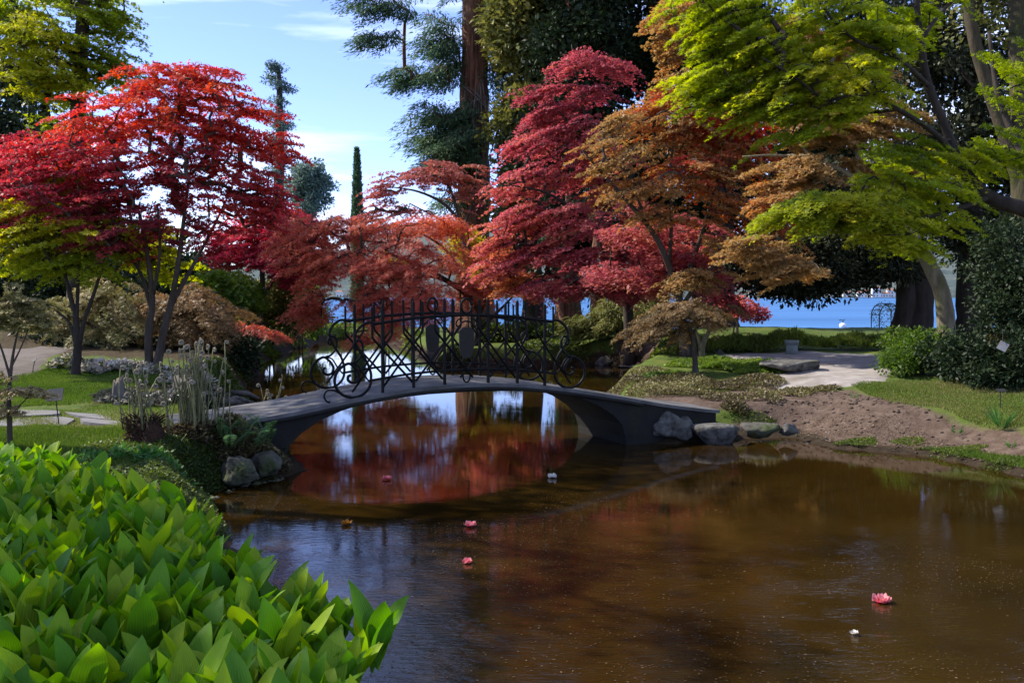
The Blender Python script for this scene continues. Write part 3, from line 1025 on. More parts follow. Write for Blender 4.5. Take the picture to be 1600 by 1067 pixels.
for side, s in enumerate((0.0, WID)):
    rb = MB()
    # top rail runs into the C-curve, the big foot circle and its inner spiral at both ends
    rb.tube([(u, s, top_rail_z(u)) for u in np.linspace(-1.36, 1.36, 34)], 0.024, 6)
    rb.tube([(u, s, ztop(u) + 0.20) for u in np.linspace(-1.45, 1.45, 34)], 0.019, 6)
    rail = rb.build('railing', M['iron'], bridge, True)
    if side == 1:
        rail['label'] = 'far side railing seen through the near one'
    else:
        rail['label'] = 'near side railing facing the camera'
    for sg in (-1, 1):
        cz = 1.16
        cu = 1.67
        path = [(1.34, top_rail_z(1.34)), (1.46, 1.945), (1.57, 1.88), (1.635, 1.77), (1.62, 1.65), (1.555, 1.53), (1.47, 1.40), (1.42, 1.26)]
        path += [(cu + 0.255 * math.cos(a), cz + 0.235 * math.sin(a)) for a in np.linspace(R(176), R(176 + 262), 14)]
        path += [(1.64, 1.33), (1.585, 1.24), (1.60, 1.155), (1.67, 1.125), (1.735, 1.16), (1.735, 1.215), (1.70, 1.23)]
        c = MB()
        c.tube([(sg * u, s, z) for u, z in spline(path, 5)], 0.021, 6)
        c.build('end_scroll', M['iron'], rail, True)
        path2 = [(1.70, 1.395), (1.62, 1.42), (1.545, 1.51), (1.525, 1.62), (1.56, 1.695), (1.625, 1.695), (1.66, 1.64), (1.64, 1.585), (1.60, 1.585), (1.59, 1.62)]
        c = MB()
        c.tube([(sg * u, s, z) for u, z in spline(path2, 5)], 0.018, 6)
        c.build('small_scroll', M['iron'], rail, True)
        path3 = [(1.45, ztop(1.45) + .20), (1.53, 1.25), (1.60, 1.36), (1.70, 1.395)]
        c = MB()
        c.tube([(sg * u, s, z) for u, z in spline(path3, 4)], 0.012, 6)
        c.build('scroll_brace', M['iron'], rail, True)
        if sg < 0:
            path4 = [(1.66, 0.925), (1.80, 0.965), (1.93, 1.03), (2.03, 1.03), (2.07, 0.96), (2.04, 0.89), (1.99, 0.875)]
            c = MB()
            c.tube([(sg * u, s, z) for u, z in spline(path4, 5)], 0.014, 6)
            c.build('tail_scroll', M['iron'], rail, True)
        for k, pu in enumerate(PU):
            u = sg * pu
            z0 = ztop(pu)
            pbx = MB()
            pbx.box((u, s, (z0 - .03 + z0 + 1.20) / 2), (0.036, 0.036, 1.23))
            pbx.add([(u - .013, s - .013, z0 + 1.2), (u + .013, s - .013, z0 + 1.2), (u + .013, s + .013, z0 + 1.2), (u - .013, s + .013, z0 + 1.2), (u, s, z0 + 1.235)], [(0, 1, 4), (1, 2, 4), (2, 3, 4), (3, 0, 4)])
            pbx.build('post', M['iron'], rail)
            for fsg in (-1, 1):
                fu = u + fsg * 0.145
                zf = ztop(abs(fu))
                lbm = MB()
                ds = 0.011 * fsg
                lb_pts = [(fu, s + ds, zf + 1.20), (fu, s + ds, zf + 0.80), (fu - fsg * 0.012, s + ds, zf + 0.77), (u, s + ds, z0 + 0.60), (u - fsg * 0.43, s + ds, ztop(abs(u - fsg * .43)) + 0.085)]
                lbm.tube(lb_pts, 0.017, 4)
                lbm.build('lattice_bar', M['iron'], rail)
    fr = MB()
    a = np.linspace(0, 2 * math.pi, 25)
    zc = top_rail_z(0) + 0.125
    fr.tube([(0.082 * math.cos(q), s, zc + 0.105 * math.sin(q)) for q in a], 0.018, 6)
    fr.build('finial_ring', M['iron'], rail, True)
    fr = MB()
    fr.tube([(0.055 * math.cos(q), s, 1.06 + 0.10 + 0.085 * math.sin(q)) for q in a], 0.013, 6)
    fr.build('foot_ring', M['iron'], rail, True)
    sb = MB()
    prof = [(-.06, 1.86), (.06, 1.86), (.115, 1.81), (.11, 1.6), (.095, 1.48), (.05, 1.42), (-.05, 1.42), (-.095, 1.48), (-.11, 1.6), (-.115, 1.81)]
    n = len(prof)
    sb.add([(p_, s - .012, z_) for p_, z_ in prof] + [(p_, s + .012, z_) for p_, z_ in prof],
           [tuple(range(n - 1, -1, -1)), tuple(n + i for i in range(n))] + [(i, (i + 1) % n, n + (i + 1) % n, n + i) for i in range(n)][::1])
    sb.build('shield_plate', M['shield'], rail)
    for sg in (-1, 1):
        c = MB()
        pth = [(0.0, 1.95), (.07, 1.93), (.15, 1.83), (.2, 1.7), (.19, 1.55), (.13, 1.42), (.06, 1.33), (.03, 1.26)]
        c.tube([(sg * u, s, z) for u, z in spline(pth, 4)], 0.012, 5)
        c.build('centre_scroll', M['iron'], rail, True)
        c = MB()
        pth = [(.30, 1.30), (.23, 1.36), (.20, 1.46), (.24, 1.53), (.29, 1.49), (.27, 1.44)]
        c.tube([(sg * u, s, z) for u, z in spline(pth, 4)], 0.010, 5)
        c.build('centre_curl', M['iron'], rail, True)
        c = MB()
        pth = [(.06, 1.99), (.13, 1.97), (.16, 1.91), (.12, 1.87), (.08, 1.90)]
        c.tube([(sg * u, s, z) for u, z in spline(pth, 4)], 0.012, 5)
        c.build('crest_curl', M['iron'], rail, True)

# ================================================================== PAVING SLABS (left)
def slab(pts, th=0.05, dz=0.012):
    q = [np.array(p) for p in pts]
    m_ = MB()
    n = len(q)
    zt = [gz(p[0], p[1]) + dz for p in q]
    zz = sum(zt) / n
    c = sum(q) / n
    out = []
    for i, p in enumerate(q):     # rounded corners
        a = p * .88 + q[i - 1] * .12
        b = p * .88 + q[(i + 1) % n] * .12
        out += [a, b]
    k = len(out)
    m_.add([(p[0], p[1], zz) for p in out] + [(p[0] + (p[0] - c[0]) * .02, p[1] + (p[1] - c[1]) * .02, zz - th - .1) for p in out],
           [tuple(range(k))] + [(i, k + i, k + (i + 1) % k, (i + 1) % k) for i in range(k)])
    return m_


paving = empty('stone_paving', GG(110, 655), 0)
tag(paving, 'row of flat grey stone slabs leading to the left end of the bridge', 'paving')
base = np.array(paving.location)
for quad in ([(-60, 645), (-10, 641), (92, 644), (94, 651), (-60, 654)], [(-60, 657), (30, 655), (95, 653), (118, 658), (100, 666), (-60, 668)], [(-150, 648), (-66, 646), (-66, 666), (-150, 668)],
             [(100, 646), (125, 648), (210, 648), (212, 655), (140, 656), (120, 653)], [(125, 659), (215, 657), (225, 663), (130, 665)]):
    sm = slab([GG(*q) for q in quad])
    sm.v = [(v[0] - base[0], v[1] - base[1], v[2] - base[2]) for v in sm.v]
    o = sm.build('paving_slab', M['slab'], paving)

# ================================================================== ROCKS
def rock(name, label, c, size, m, seed, rz=0.0, cat='rock', group=None, flat=0.0, rough=0.28):
    r_ = np.random.default_rng(seed)
    import bmesh
    bm = bmesh.new()
    bmesh.ops.create_icosphere(bm, subdivisions=4, radius=1.0)
    planes = [(unit(r_.normal(0, 1, 3)), r_.uniform(0.55, 0.9)) for _ in range(16)]
    ph = r_.uniform(0, 6, (6, 3))
    fr = r_.normal(0, 2.6, (6, 3))
    for v in bm.verts:
        d = np.array(v.co)
        rr = 1.0
        for nrm, off in planes:
            k = d @ nrm
            if k > 1e-3:
                rr = min(rr, off / k)
        rr = rr * 0.92 + 0.08
        rr -= rough * 0.22 * max(0.0, math.sin(fr[1] @ d * 2.6 + ph[0, 1]) * math.sin(fr[2] @ d * 2.2 + ph[1, 1])) ** 2
        rr += rough * 0.18 * sum(math.sin(fr[i] @ d * (1 + i * .7) + ph[i, 0]) / (1 + i * .6) for i in range(6))
        q = d * rr
        if flat and q[2] > flat:
            q[2] = flat + (q[2] - flat) * 0.2
        v.co = Vector(q * np.array(size))
    me = bpy.data.meshes.new(name)
    bm.to_mesh(me)
    bm.free()
    me.polygons.foreach_set('use_smooth', np.ones(len(me.polygons), dtype=bool))
    o = link(name, me, None, m)
    o.location = [float(x) for x in c]
    o.rotation_euler = (0, 0, rz)
    return tag(o, label, cat, group)


def rock_px(label, px, py, D, wpx, hpx, dep, m, seed, **k):
    hpx *= 1.2
    c = P(px, py + hpx * .12, D)
    return rock('rock', label, c, (wpx * D / F / 2, dep, hpx * D / F / 2), m, seed, **k)


rock_px('big pitted pale grey rock against the right end of the bridge', 1052, 660, 15.5, 76, 44, .32, M['rock'], 3, group='rocks at the right bank', rough=.4)
rock_px('flat topped brown grey rock, second from the bridge on the right bank', 1122, 668, 15.4, 84, 40, .35, M['rock'], 12, group='rocks at the right bank', flat=.45)
rock_px('long low rock between the flat topped rock and the small pale one', 1186, 667, 15.6, 64, 34, .3, M['rock_mossy'], 8, group='rocks at the right bank', flat=.5)
rock_px('small pale grey rock at the end of the row on the right bank', 1231, 670, 15.5, 36, 20, .16, M['rock'], 21, group='rocks at the right bank', rough=.2)
rock_px('rounded grey boulder under the green fern by the left end of the bridge', 374, 728, 11.9, 74, 40, .34, M['rock_mossy'], 15, group='boulders at the left bank')
rock_px('small mossy boulder right against the left bridge footing', 418, 722, 12.25, 58, 40, .28, M['rock_mossy'], 17, group='boulders at the left bank')
rock_px('grey rock half hidden in ground cover behind the thin umbrella maple', 1122, 551, 26.5, 22, 18, .2, M['rock'], 31)
rock_px('grey rock at the waterline of the green far bank', 945, 563, 32, 36, 18, .3, M['rock'], 33)
rock_px('low flat stone at the waterline right of the green far bank', 1000, 570, 31, 90, 9, .5, M['rock'], 35)
rock_px('dark brown rock on the far left bank beneath the rust maple', 478, 521, 47, 44, 26, .6, M['bark_dark'], 36)
rock_px('mossy round boulder at the far left waterline', 442, 540, 42, 74, 46, .9, M['rock_mossy'], 37, rough=.15)
# slab bench on the plaza
pA = GG(1240, 578)
o = rock('stone_bench', 'long low flat grey stone slab lying on the pale gravel plaza', (pA[0], pA[1], pA[2] + .10), (0.82, .55, .17), M['rock'], 41, rz=-.12, cat='stone bench', flat=.55, rough=.16)

# ================================================================== SMALL FURNITURE
pb_ = GG(1237, 554)
bn = empty('litter_bin', pb_, 0, 'round grey green bin with thick rim at the back of the gravel plaza', 'bin')
m_ = MB()
m_.lathe([(.135, 0), (.15, .01), (.155, .27), (.14, .28)], n=24)
m_.build('body', M['bin'], bn, True)
m_ = MB()
m_.lathe([(.15, .265), (.178, .27), (.182, .36), (.176, .375), (.155, .375), (.15, .30)], n=24)
m_.build('rim', M['bin'], bn, True)


def label_stake(px, py_foot, py_top, wpx, hpx, plate, label, tilt=0.0, lean=0.0, rollp=0.0):
    b_ = GG(px, py_foot)
    D = b_[1]
    h = (py_foot - py_top) * D / F
    e = empty('plant_label', b_, 0, label, 'plant label', 'plant name labels on stakes')
    q = MB()
    q.tube([(0, 0, -.08), (lean * .5, 0, h * .5), (lean, .01, h)], .008, 6)
    q.build('stake', M['sign_dark'], e)
    q = MB()
    q.box((0, 0, 0), (wpx * D / F, .008, hpx * D / F))
    pl = q.build('plate', plate, e)
    pl.location = (lean, -.012, h + hpx * D / F * .3)
    pl.rotation_euler = (tilt, rollp, 0)
    return e


label_stake(93, 664, 622, 26, 20, M['sign_grey'], 'faded grey plant label on a thin stake standing on the slab edge', R(-25), -.05, R(-6))
label_stake(50, 583, 564, 8, 5, M['sign_dark'], 'dark leaning plant label at the edge of the far left lawn', R(-40), .06, R(-30))
label_stake(1563, 639, 611, 14, 6, M['sign_dark'], 'small black plant label on a stake on the right lawn', R(-50))
wt = P(1567, 541, 16.9)
e = empty('plant_tag', wt, 0, 'white tilted square tag hanging in the dark bush at the right edge', 'tag')
q = MB()
q.box((0, 0, 0), (.155, .006, .16))
o = q.build('card', M['sign_white'], e)
o.rotation_euler = (R(-22), R(28), R(-25))
q = MB()
q.tube([(0, .006, .07), (.02, .05, .18), (.03, .1, .3)], .004, 5)
q.build('string', M['sign_dark'], e)

# rose arch on the lake side
ra_b = P(1383, 520, 36.5)
ra_z = gz(ra_b[0], ra_b[1])
ra = empty('garden_arch', (ra_b[0], ra_b[1], ra_z), 0.25, 'thin dark metal rose arch overgrown with wisps by the lake', 'trellis arch')
hh = P(1383, 474, 36.5)[2] - ra_z
for yy in (-.25, .25):
    q = MB()
    ptsa = [(-.42, yy, -.1)] + [(-.42, yy, hh - .42)] + [(-.42 * math.cos(a), yy, hh - .42 + .42 * math.sin(a)) for a in np.linspace(.3, math.pi - .3, 7)] + [(.42, yy, hh - .42), (.42, yy, -.1)]
    q.tube(ptsa, .018, 5)
    q.build('hoop', M['iron'], ra)
for k in range(8):
    a = k / 7 * math.pi
    q = MB()
    q.tube([(-.42 * math.cos(a), -.25, hh - .42 + .42 * math.sin(a)), (-.42 * math.cos(a), .25, hh - .42 + .42 * math.sin(a))], .012, 4)
    q.build('crossbar', M['iron'], ra)
n = 700
th_ = rng.random(n) * math.pi
rad_ = .42 + rng.normal(0, .05, n)
zc = hh - .42
Cc = np.stack([-rad_ * np.cos(th_), rng.uniform(-.3, .3, n), zc + rad_ * np.sin(th_) - (rng.random(n) ** 2) * 1.1], 1)
leaf_obj('climber', (Cc, rng.normal(0, 1, (n, 3)), rng.normal(0, 1, (n, 3)), np.full(n, .07), np.full(n, .035), rng.random(n), 'kite'), M['l_olive'], ra)

# mooring buoy and far houses
bz = P(1317, 511, 150)
by_ = empty('mooring_buoy', (bz[0], 150, -3.0), 0, 'small white mooring buoy floating on the lake', 'buoy')
q = MB()
q.lathe([(.1, -.2), (.45, 0), (.55, .3), (.45, .6), (.15, .75)], n=16)
q.build('float', M['white'], by_, True)
q = MB()
q.tube([(0, 0, .7), (0, 0, 1.1)], .06, 6)
q.tube([(-.6, 0, 1.12), (-.2, 0, 1.2), (0, 0, 1.1), (.3, 0, 1.25)], .05, 5)
q.build('ring', M['iron'], by_)


def house_parts(w_, d_, h_, rh):
    a = MB()
    a.box((0, 0, h_ / 2), (w_, d_, h_))
    r_ = MB()
    e_ = .5
    r_.add([(-w_ / 2 - e_, -d_ / 2 - e_, h_), (w_ / 2 + e_, -d_ / 2 - e_, h_), (w_ / 2 + e_, d_ / 2 + e_, h_), (-w_ / 2 - e_, d_ / 2 + e_, h_), (-w_ / 2 + d_ * .25, 0, h_ + rh), (w_ / 2 - d_ * .25, 0, h_ + rh)],
           [(0, 1, 5, 4), (1, 2, 5), (2, 3, 4, 5), (3, 0, 4), (3, 2, 1, 0)])
    w__ = MB()
    for fl in range(int(h_ // 3)):
        for k in range(int(w_ // 3)):
            w__.box((-w_ / 2 + 1.8 + k * 3, -d_ / 2 - .05, 1.7 + fl * 3), (1.1, .2, 1.5))
    return a.mesh('wall'), r_.mesh('roof'), w__


hs_rng = random.Random(5)
for k, (px, wh, hh2) in enumerate([(1176, 12, 8), (1190, 10, 9), (1205, 16, 9), (1262, 11, 8), (1300, 14, 9), (1322, 12, 8), (1344, 12, 8), (1353, 10, 10), (1368, 14, 15), (1379, 20, 6), (1391, 13, 12), (1400, 12, 9), (1408, 11, 8),
                                  (1364, 14, 8), (1378, 12, 8), (1396, 15, 8), (1386, 12, 8), (500, 12, 9), (531, 11, 9), (846, 13, 9), (862, 11, 8)]):
    up = 0 if k < 13 or k > 16 else hs_rng.uniform(30, 75)
    Y = 968 + (up * 3.2) + (hs_rng.uniform(0, 10))
    X = (px - 800) / F * Y
    i0 = np.argmin(np.abs(hx - X))
    zt_ = -2.6 if up == 0 else -6 + (150 + 50 * math.sin(X / 420 + .7) + 35 * math.sin(X / 173 + 2) + 15 * math.sin(X / 61)) * ((Y - 955) / 1700) ** .8 * .95 - 3
    wh, hh2 = wh * .6, max(3.2, hh2 * .62)
    a, r_, w__ = house_parts(wh, wh * .7, hh2, 1.5)
    e = empty('lakeside_house', (X, Y, zt_), hs_rng.uniform(-.2, .2), 'tiny pale house on the far shore of the lake', 'house', 'houses on the far lake shore')
    link('wall', a, e, M['wall_far'])
    link('roof', r_, e, M['roof_far'])
    w__.build('windows', M['window_far'], e)

# ================================================================== TREES
LF_MAPLE = dict(L=0.085, wl=0.55, pr=0.42, n=190, thick=0.06, droop=0.30, kind='tri', hang=.3, njit=.45, ajit=.5, asp=.55)


def lf(**k):
    d = dict(LF_MAPLE)
    d.update(k)
    return d


# --- big red maple, left
D = 21.0
b0 = base_at(233, D)
stems = [
    st([(228, 578, 0.102), (232, 520, 0.082), (238, 470, 0.068), (232, 410, 0.051), (222, 350, 0.037), (212, 320, 0.024)], D, b0),
    st([(247, 578, 0.102), (255, 520, 0.082), (268, 470, 0.068), (280, 400, 0.051, 20.6), (290, 320, 0.034, 20.9), (298, 265, 0.020, 21)], D, b0 + np.array([.16, -.1, 0])),
    st([(256, 500, 0.061), (282, 450, 0.048, 21.4), (318, 385, 0.034, 21.8), (350, 320, 0.024, 22.1), (378, 255, 0.014, 22.3)], D),
    st([(236, 480, 0.048), (216, 420, 0.037, 21.4), (175, 370, 0.027, 21.9), (120, 330, 0.017, 22.2)], D),
    st([(240, 460, 0.041), (250, 390, 0.031, 20.6), (246, 320, 0.020, 20.8)], D),
]
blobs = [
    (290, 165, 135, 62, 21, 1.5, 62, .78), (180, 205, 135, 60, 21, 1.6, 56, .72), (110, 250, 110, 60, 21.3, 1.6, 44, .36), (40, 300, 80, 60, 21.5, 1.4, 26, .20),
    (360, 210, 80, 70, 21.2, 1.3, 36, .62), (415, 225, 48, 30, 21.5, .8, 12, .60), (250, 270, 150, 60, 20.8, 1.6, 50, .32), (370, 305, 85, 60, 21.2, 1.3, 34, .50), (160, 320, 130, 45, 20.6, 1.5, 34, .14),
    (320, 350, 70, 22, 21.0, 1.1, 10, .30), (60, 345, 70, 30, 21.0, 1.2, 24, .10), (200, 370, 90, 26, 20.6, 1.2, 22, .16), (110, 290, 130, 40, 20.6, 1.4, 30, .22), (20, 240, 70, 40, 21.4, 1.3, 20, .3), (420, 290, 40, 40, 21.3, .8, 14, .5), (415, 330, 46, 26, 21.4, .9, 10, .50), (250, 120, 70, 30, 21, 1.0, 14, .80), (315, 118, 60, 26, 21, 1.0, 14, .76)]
tree('red_maple', 'large red leaved maple with several dark stems on the left lawn', 'tree', b0, stems, blobs, lf(n=95, L=.068, pr=.40, pj=.2, asp=.45), M['l_red'], M['bark'], seed=3)

# --- lime green maple behind it
D = 20.2
b0 = base_at(117, D)
b0 = GG(117, 586)
D = b0[1]
stems = [st([(117, 586, .10), (121, 545, .085), (118, 500, .06), (108, 455, .045), (98, 410, .03), (92, 360, .02)], D, b0),
         st([(121, 548, .06), (132, 500, .045), (148, 455, .035), (165, 400, .025), (176, 340, .016)], D),
         st([(119, 530, .05), (121, 470, .04), (124, 400, .03), (130, 320, .018)], D),
         st([(120, 540, .05), (108, 505, .035), (84, 482, .02)], D)]
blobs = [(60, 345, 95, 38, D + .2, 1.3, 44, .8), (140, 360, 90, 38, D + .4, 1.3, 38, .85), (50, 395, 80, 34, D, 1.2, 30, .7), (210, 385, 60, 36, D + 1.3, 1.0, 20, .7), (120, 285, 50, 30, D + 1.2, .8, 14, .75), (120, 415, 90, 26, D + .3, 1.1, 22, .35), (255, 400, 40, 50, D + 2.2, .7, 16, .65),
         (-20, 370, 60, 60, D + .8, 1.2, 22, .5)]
tree('green_maple', 'yellow green maple with thin stems under the red maple', 'tree', b0, stems, blobs, lf(n=100, L=.075, pr=.38), M['l_lime'], M['bark_dark'], seed=5)

# --- pale sapling, far left
b0 = GG(16, 707)
D = b0[1]
stems = [st([(16, 707, .035), (15, 660, .03), (14, 620, .026), (17, 580, .02), (22, 545, .014), (30, 510, .008)], D, b0), st([(16, 590, .016), (4, 550, .012), (-8, 520, .007)], D), st([(17, 575, .012), (34, 540, .008), (50, 500, .006)], D), st([(14, 640, .012), (-4, 610, .008), (-20, 600, .005)], D), st([(15, 650, .01), (36, 628, .007), (56, 610, .004)], D)]
blobs = [(28, 480, 60, 32, D, .38, 26, .38), (-10, 500, 50, 30, D + .1, .35, 14, .35), (55, 505, 30, 20, D, .25, 8, .4), (30, 610, 34, 16, D - .05, .2, 6, .72), (10, 640, 26, 14, D, .2, 5, .78), (50, 612, 20, 8, D, .15, 3, .8), (-6, 590, 20, 14, D, .2, 4, .7)]
tree('maple_sapling', 'slender pale cream leaved sapling at the left edge near the lily bed', 'tree', b0, stems, blobs, lf(n=70, L=.045, pr=.16, wl=.5), M['l_cream'], M['bark'], branch_r=.0035, seed=8)

# --- bronze weeping maples on the left
b0 = base_at(305, 25.5)
D = 25.5
stems = [st([(300, 560, .12), (298, 525, .1), (305, 495, .07), (318, 470, .05)], D, b0), st([(298, 520, .06), (280, 490, .05), (262, 470, .03)], D), st([(300, 512, .06), (330, 492, .05), (352, 485, .03)], D)]
blobs = [(300, 465, 62, 22, D, 1.0, 32, .60), (350, 490, 40, 26, D, .9, 22, .60), (262, 495, 45, 30, D, .9, 22, .5), (320, 510, 62, 22, D - .5, .8, 24, .30), (230, 470, 40, 22, D + .4, .8, 14, .55)]
LB = dict(kind='lace', L=.10, wl=.16, pr=.38, n=105, thick=.08, droop=.5, hang=.8, njit=.5, ajit=.45, asp=.5, pj=.25)
tree('bronze_laceleaf_maple', 'mound of weeping bronze brown foliage right of the red maple stems', 'tree', b0, stems, blobs, LB, M['l_bronze'], M['bark_dark'], seed=9)
b0 = base_at(165, 25)
D = 25.0
stems = [st([(165, 560, .09), (168, 530, .08), (160, 495, .05), (150, 465, .03)], D, b0), st([(167, 525, .05), (190, 490, .04), (205, 470, .025)], D)]
blobs = [(150, 465, 70, 30, D, 1.0, 30, .45), (110, 495, 50, 24, D, .9, 18, .40), (205, 480, 45, 28, D, .9, 18, .40), (165, 512, 70, 18, D - .4, .8, 18, .3)]
tree('tan_laceleaf_maple', 'low tan and yellow weeping maple behind the green maple trunk', 'tree', b0, stems, blobs, dict(LB, L=.10), M['l_cream'], M['bark_dark'], seed=10)
b0 = base_at(397, 28)
D = 28.0
stems = [st([(396, 556, .14), (397, 538, .12), (395, 522, .09), (380, 512, .06)], D, b0), st([(396, 525, .08), (415, 517, .05)], D)]
blobs = [(355, 512, 40, 12, D, .6, 16, .45), (395, 515, 40, 9, D, .5, 12, .4), (428, 518, 14, 6, D, .4, 5, .35)]
tree('red_laceleaf_maple', 'low dull red weeping maple with a flat top at the far left water', 'tree', b0, stems, blobs, dict(LB, pr=.3, n=130), M['l_rust'], M['bark_dark'], seed=12)

# --- bright crimson maple behind, left of centre
b0 = base_at(405, 36)
D = 36.0
stems = [st([(405, 545, .16), (405, 490, .13), (410, 440, .1), (405, 390, .06), (395, 350, .03)], D, b0), st([(406, 470, .09), (440, 420, .06), (470, 390, .03)], D)]
blobs = [(395, 380, 64, 30, D, 1.6, 44, .75), (450, 350, 60, 30, D, 1.6, 36, .55), (345, 370, 40, 30, D, 1.2, 20, .7), (440, 400, 60, 26, D - .4, 1.3, 28, .65), (470, 420, 55, 36, D + .5, 1.8, 32, .55), (370, 400, 45, 22, D, 1.5, 18, .8), (480, 370, 50, 30, D, 1.6, 20, .4), (430, 395, 50, 26, D, 1.5, 16, .5)]
tree('crimson_maple', 'bright crimson maple in the sun behind the left bank', 'tree', b0, stems, blobs, lf(L=.10, pr=.48, n=100, kind='tri'), M['l_pink'], M['bark'], seed=14)

# --- rust laceleaf hanging over the water, centre
D = 33.0
b0 = base_at(742, 33.6)
stems = [st([(744, 570, .16, 33.6), (745, 530, .14, 33.5), (748, 495, .12, 33.4), (735, 465, .10), (700, 440, .09, 32.6), (655, 415, .065, 32), (610, 398, .045, 31.6), (560, 390, .025, 31.3)], D, b0),
         st([(745, 500, .09, 33.4), (760, 465, .07, 33.2), (765, 430, .05), (750, 390, .03)], D), st([(735, 465, .07), (720, 425, .05, 33.4), (690, 385, .04, 33.6), (640, 355, .025, 33.8)], D),
         st([(700, 440, .06, 32.6), (670, 432, .05, 31.8), (620, 436, .035, 31.2), (570, 440, .02, 30.8)], D), st([(746, 520, .07, 33.5), (775, 490, .05, 33), (800, 465, .03, 32.6)], D)]
blobs = [(560, 358, 96, 18, 32, 1.6, 40, .55), (650, 352, 84, 18, 33.2, 1.6, 32, .5), (490, 350, 64, 18, 32, 1.4, 26, .6), (580, 410, 70, 24, 31, 1.3, 28, .5), (495, 430, 30, 56, 31.2, .9, 34, .6), (470, 400, 36, 40, 31.6, .9, 18, .6), (630, 440, 70, 26, 30.8, 1.0, 24, .6), (660, 470, 60, 34, 31, 1.3, 34, .55),
         (610, 500, 42, 34, 30.6, 1.0, 28, .62), (575, 455, 26, 60, 31, .9, 20, .55), (560, 530, 26, 8, 31, .6, 8, .6), (710, 400, 60, 30, 33, 1.4, 20, .75), (740, 450, 50, 34, 32.2, 1.2, 24, .35), (480, 480, 26, 34, 31.5, .8, 22, .55), (455, 378, 46, 16, 31.8, .9, 18, .5), (640, 410, 80, 24, 31.4, 1.2, 26, .5), (780, 395, 50, 26, 32.6, 1.0, 18, .7), (820, 445, 50, 18, 31.8, .9, 16, .85), (700, 350, 50, 16, 33.4, 1.2, 14, .5), (590, 470, 60, 40, 31.2, .9, 26, .5), (520, 400, 66, 22, 31.3, 1.0, 22, .6), (790, 425, 40, 26, 33, 1.0, 14, .8), (620, 385, 60, 16, 31.6, 1.2, 14, .5)]
LR = dict(kind='lace', L=.11, wl=.17, pr=.44, n=88, asp=.5, thick=.10, droop=.5, hang=.75, njit=.45, ajit=.45)
tree('rust_laceleaf_maple', 'wide rust red cutleaf maple hanging over the water behind the bridge', 'tree', b0, stems, blobs, LR, M['l_rust'], M['bark_dark'], seed=17)

# --- dusty rose maple against the sky
D = 38.0
b0 = base_at(742, D)
stems = [st([(742, 545, .14), (738, 480, .12), (728, 410, .1), (720, 355, .08), (695, 320, .06), (655, 300, .04), (610, 292, .02)], D, b0), st([(722, 360, .06), (700, 290, .045), (660, 268, .025)], D), st([(724, 375, .06), (690, 345, .04), (640, 318, .02)], D), st([(722, 360, .05), (740, 310, .04), (745, 265, .02)], D)]
blobs = [(650, 275, 70, 14, D, 1.5, 26, .45), (600, 300, 36, 20, D, 1.1, 14, .4), (700, 265, 50, 18, D, 1.3, 18, .6), (740, 290, 36, 40, D, 1.2, 20, .75), (620, 330, 60, 14, D, 1.2, 12, .4), (580, 345, 40, 18, D, 1.0, 10, .35)]
tree('rose_maple', 'dusty rose maple with bare arching branches against the sky', 'tree', b0, stems, blobs, lf(L=.09, pr=.42, n=70, kind='tri', thick=.05), M['l_rose'], M['bark'], seed=19, branch_r=.016)

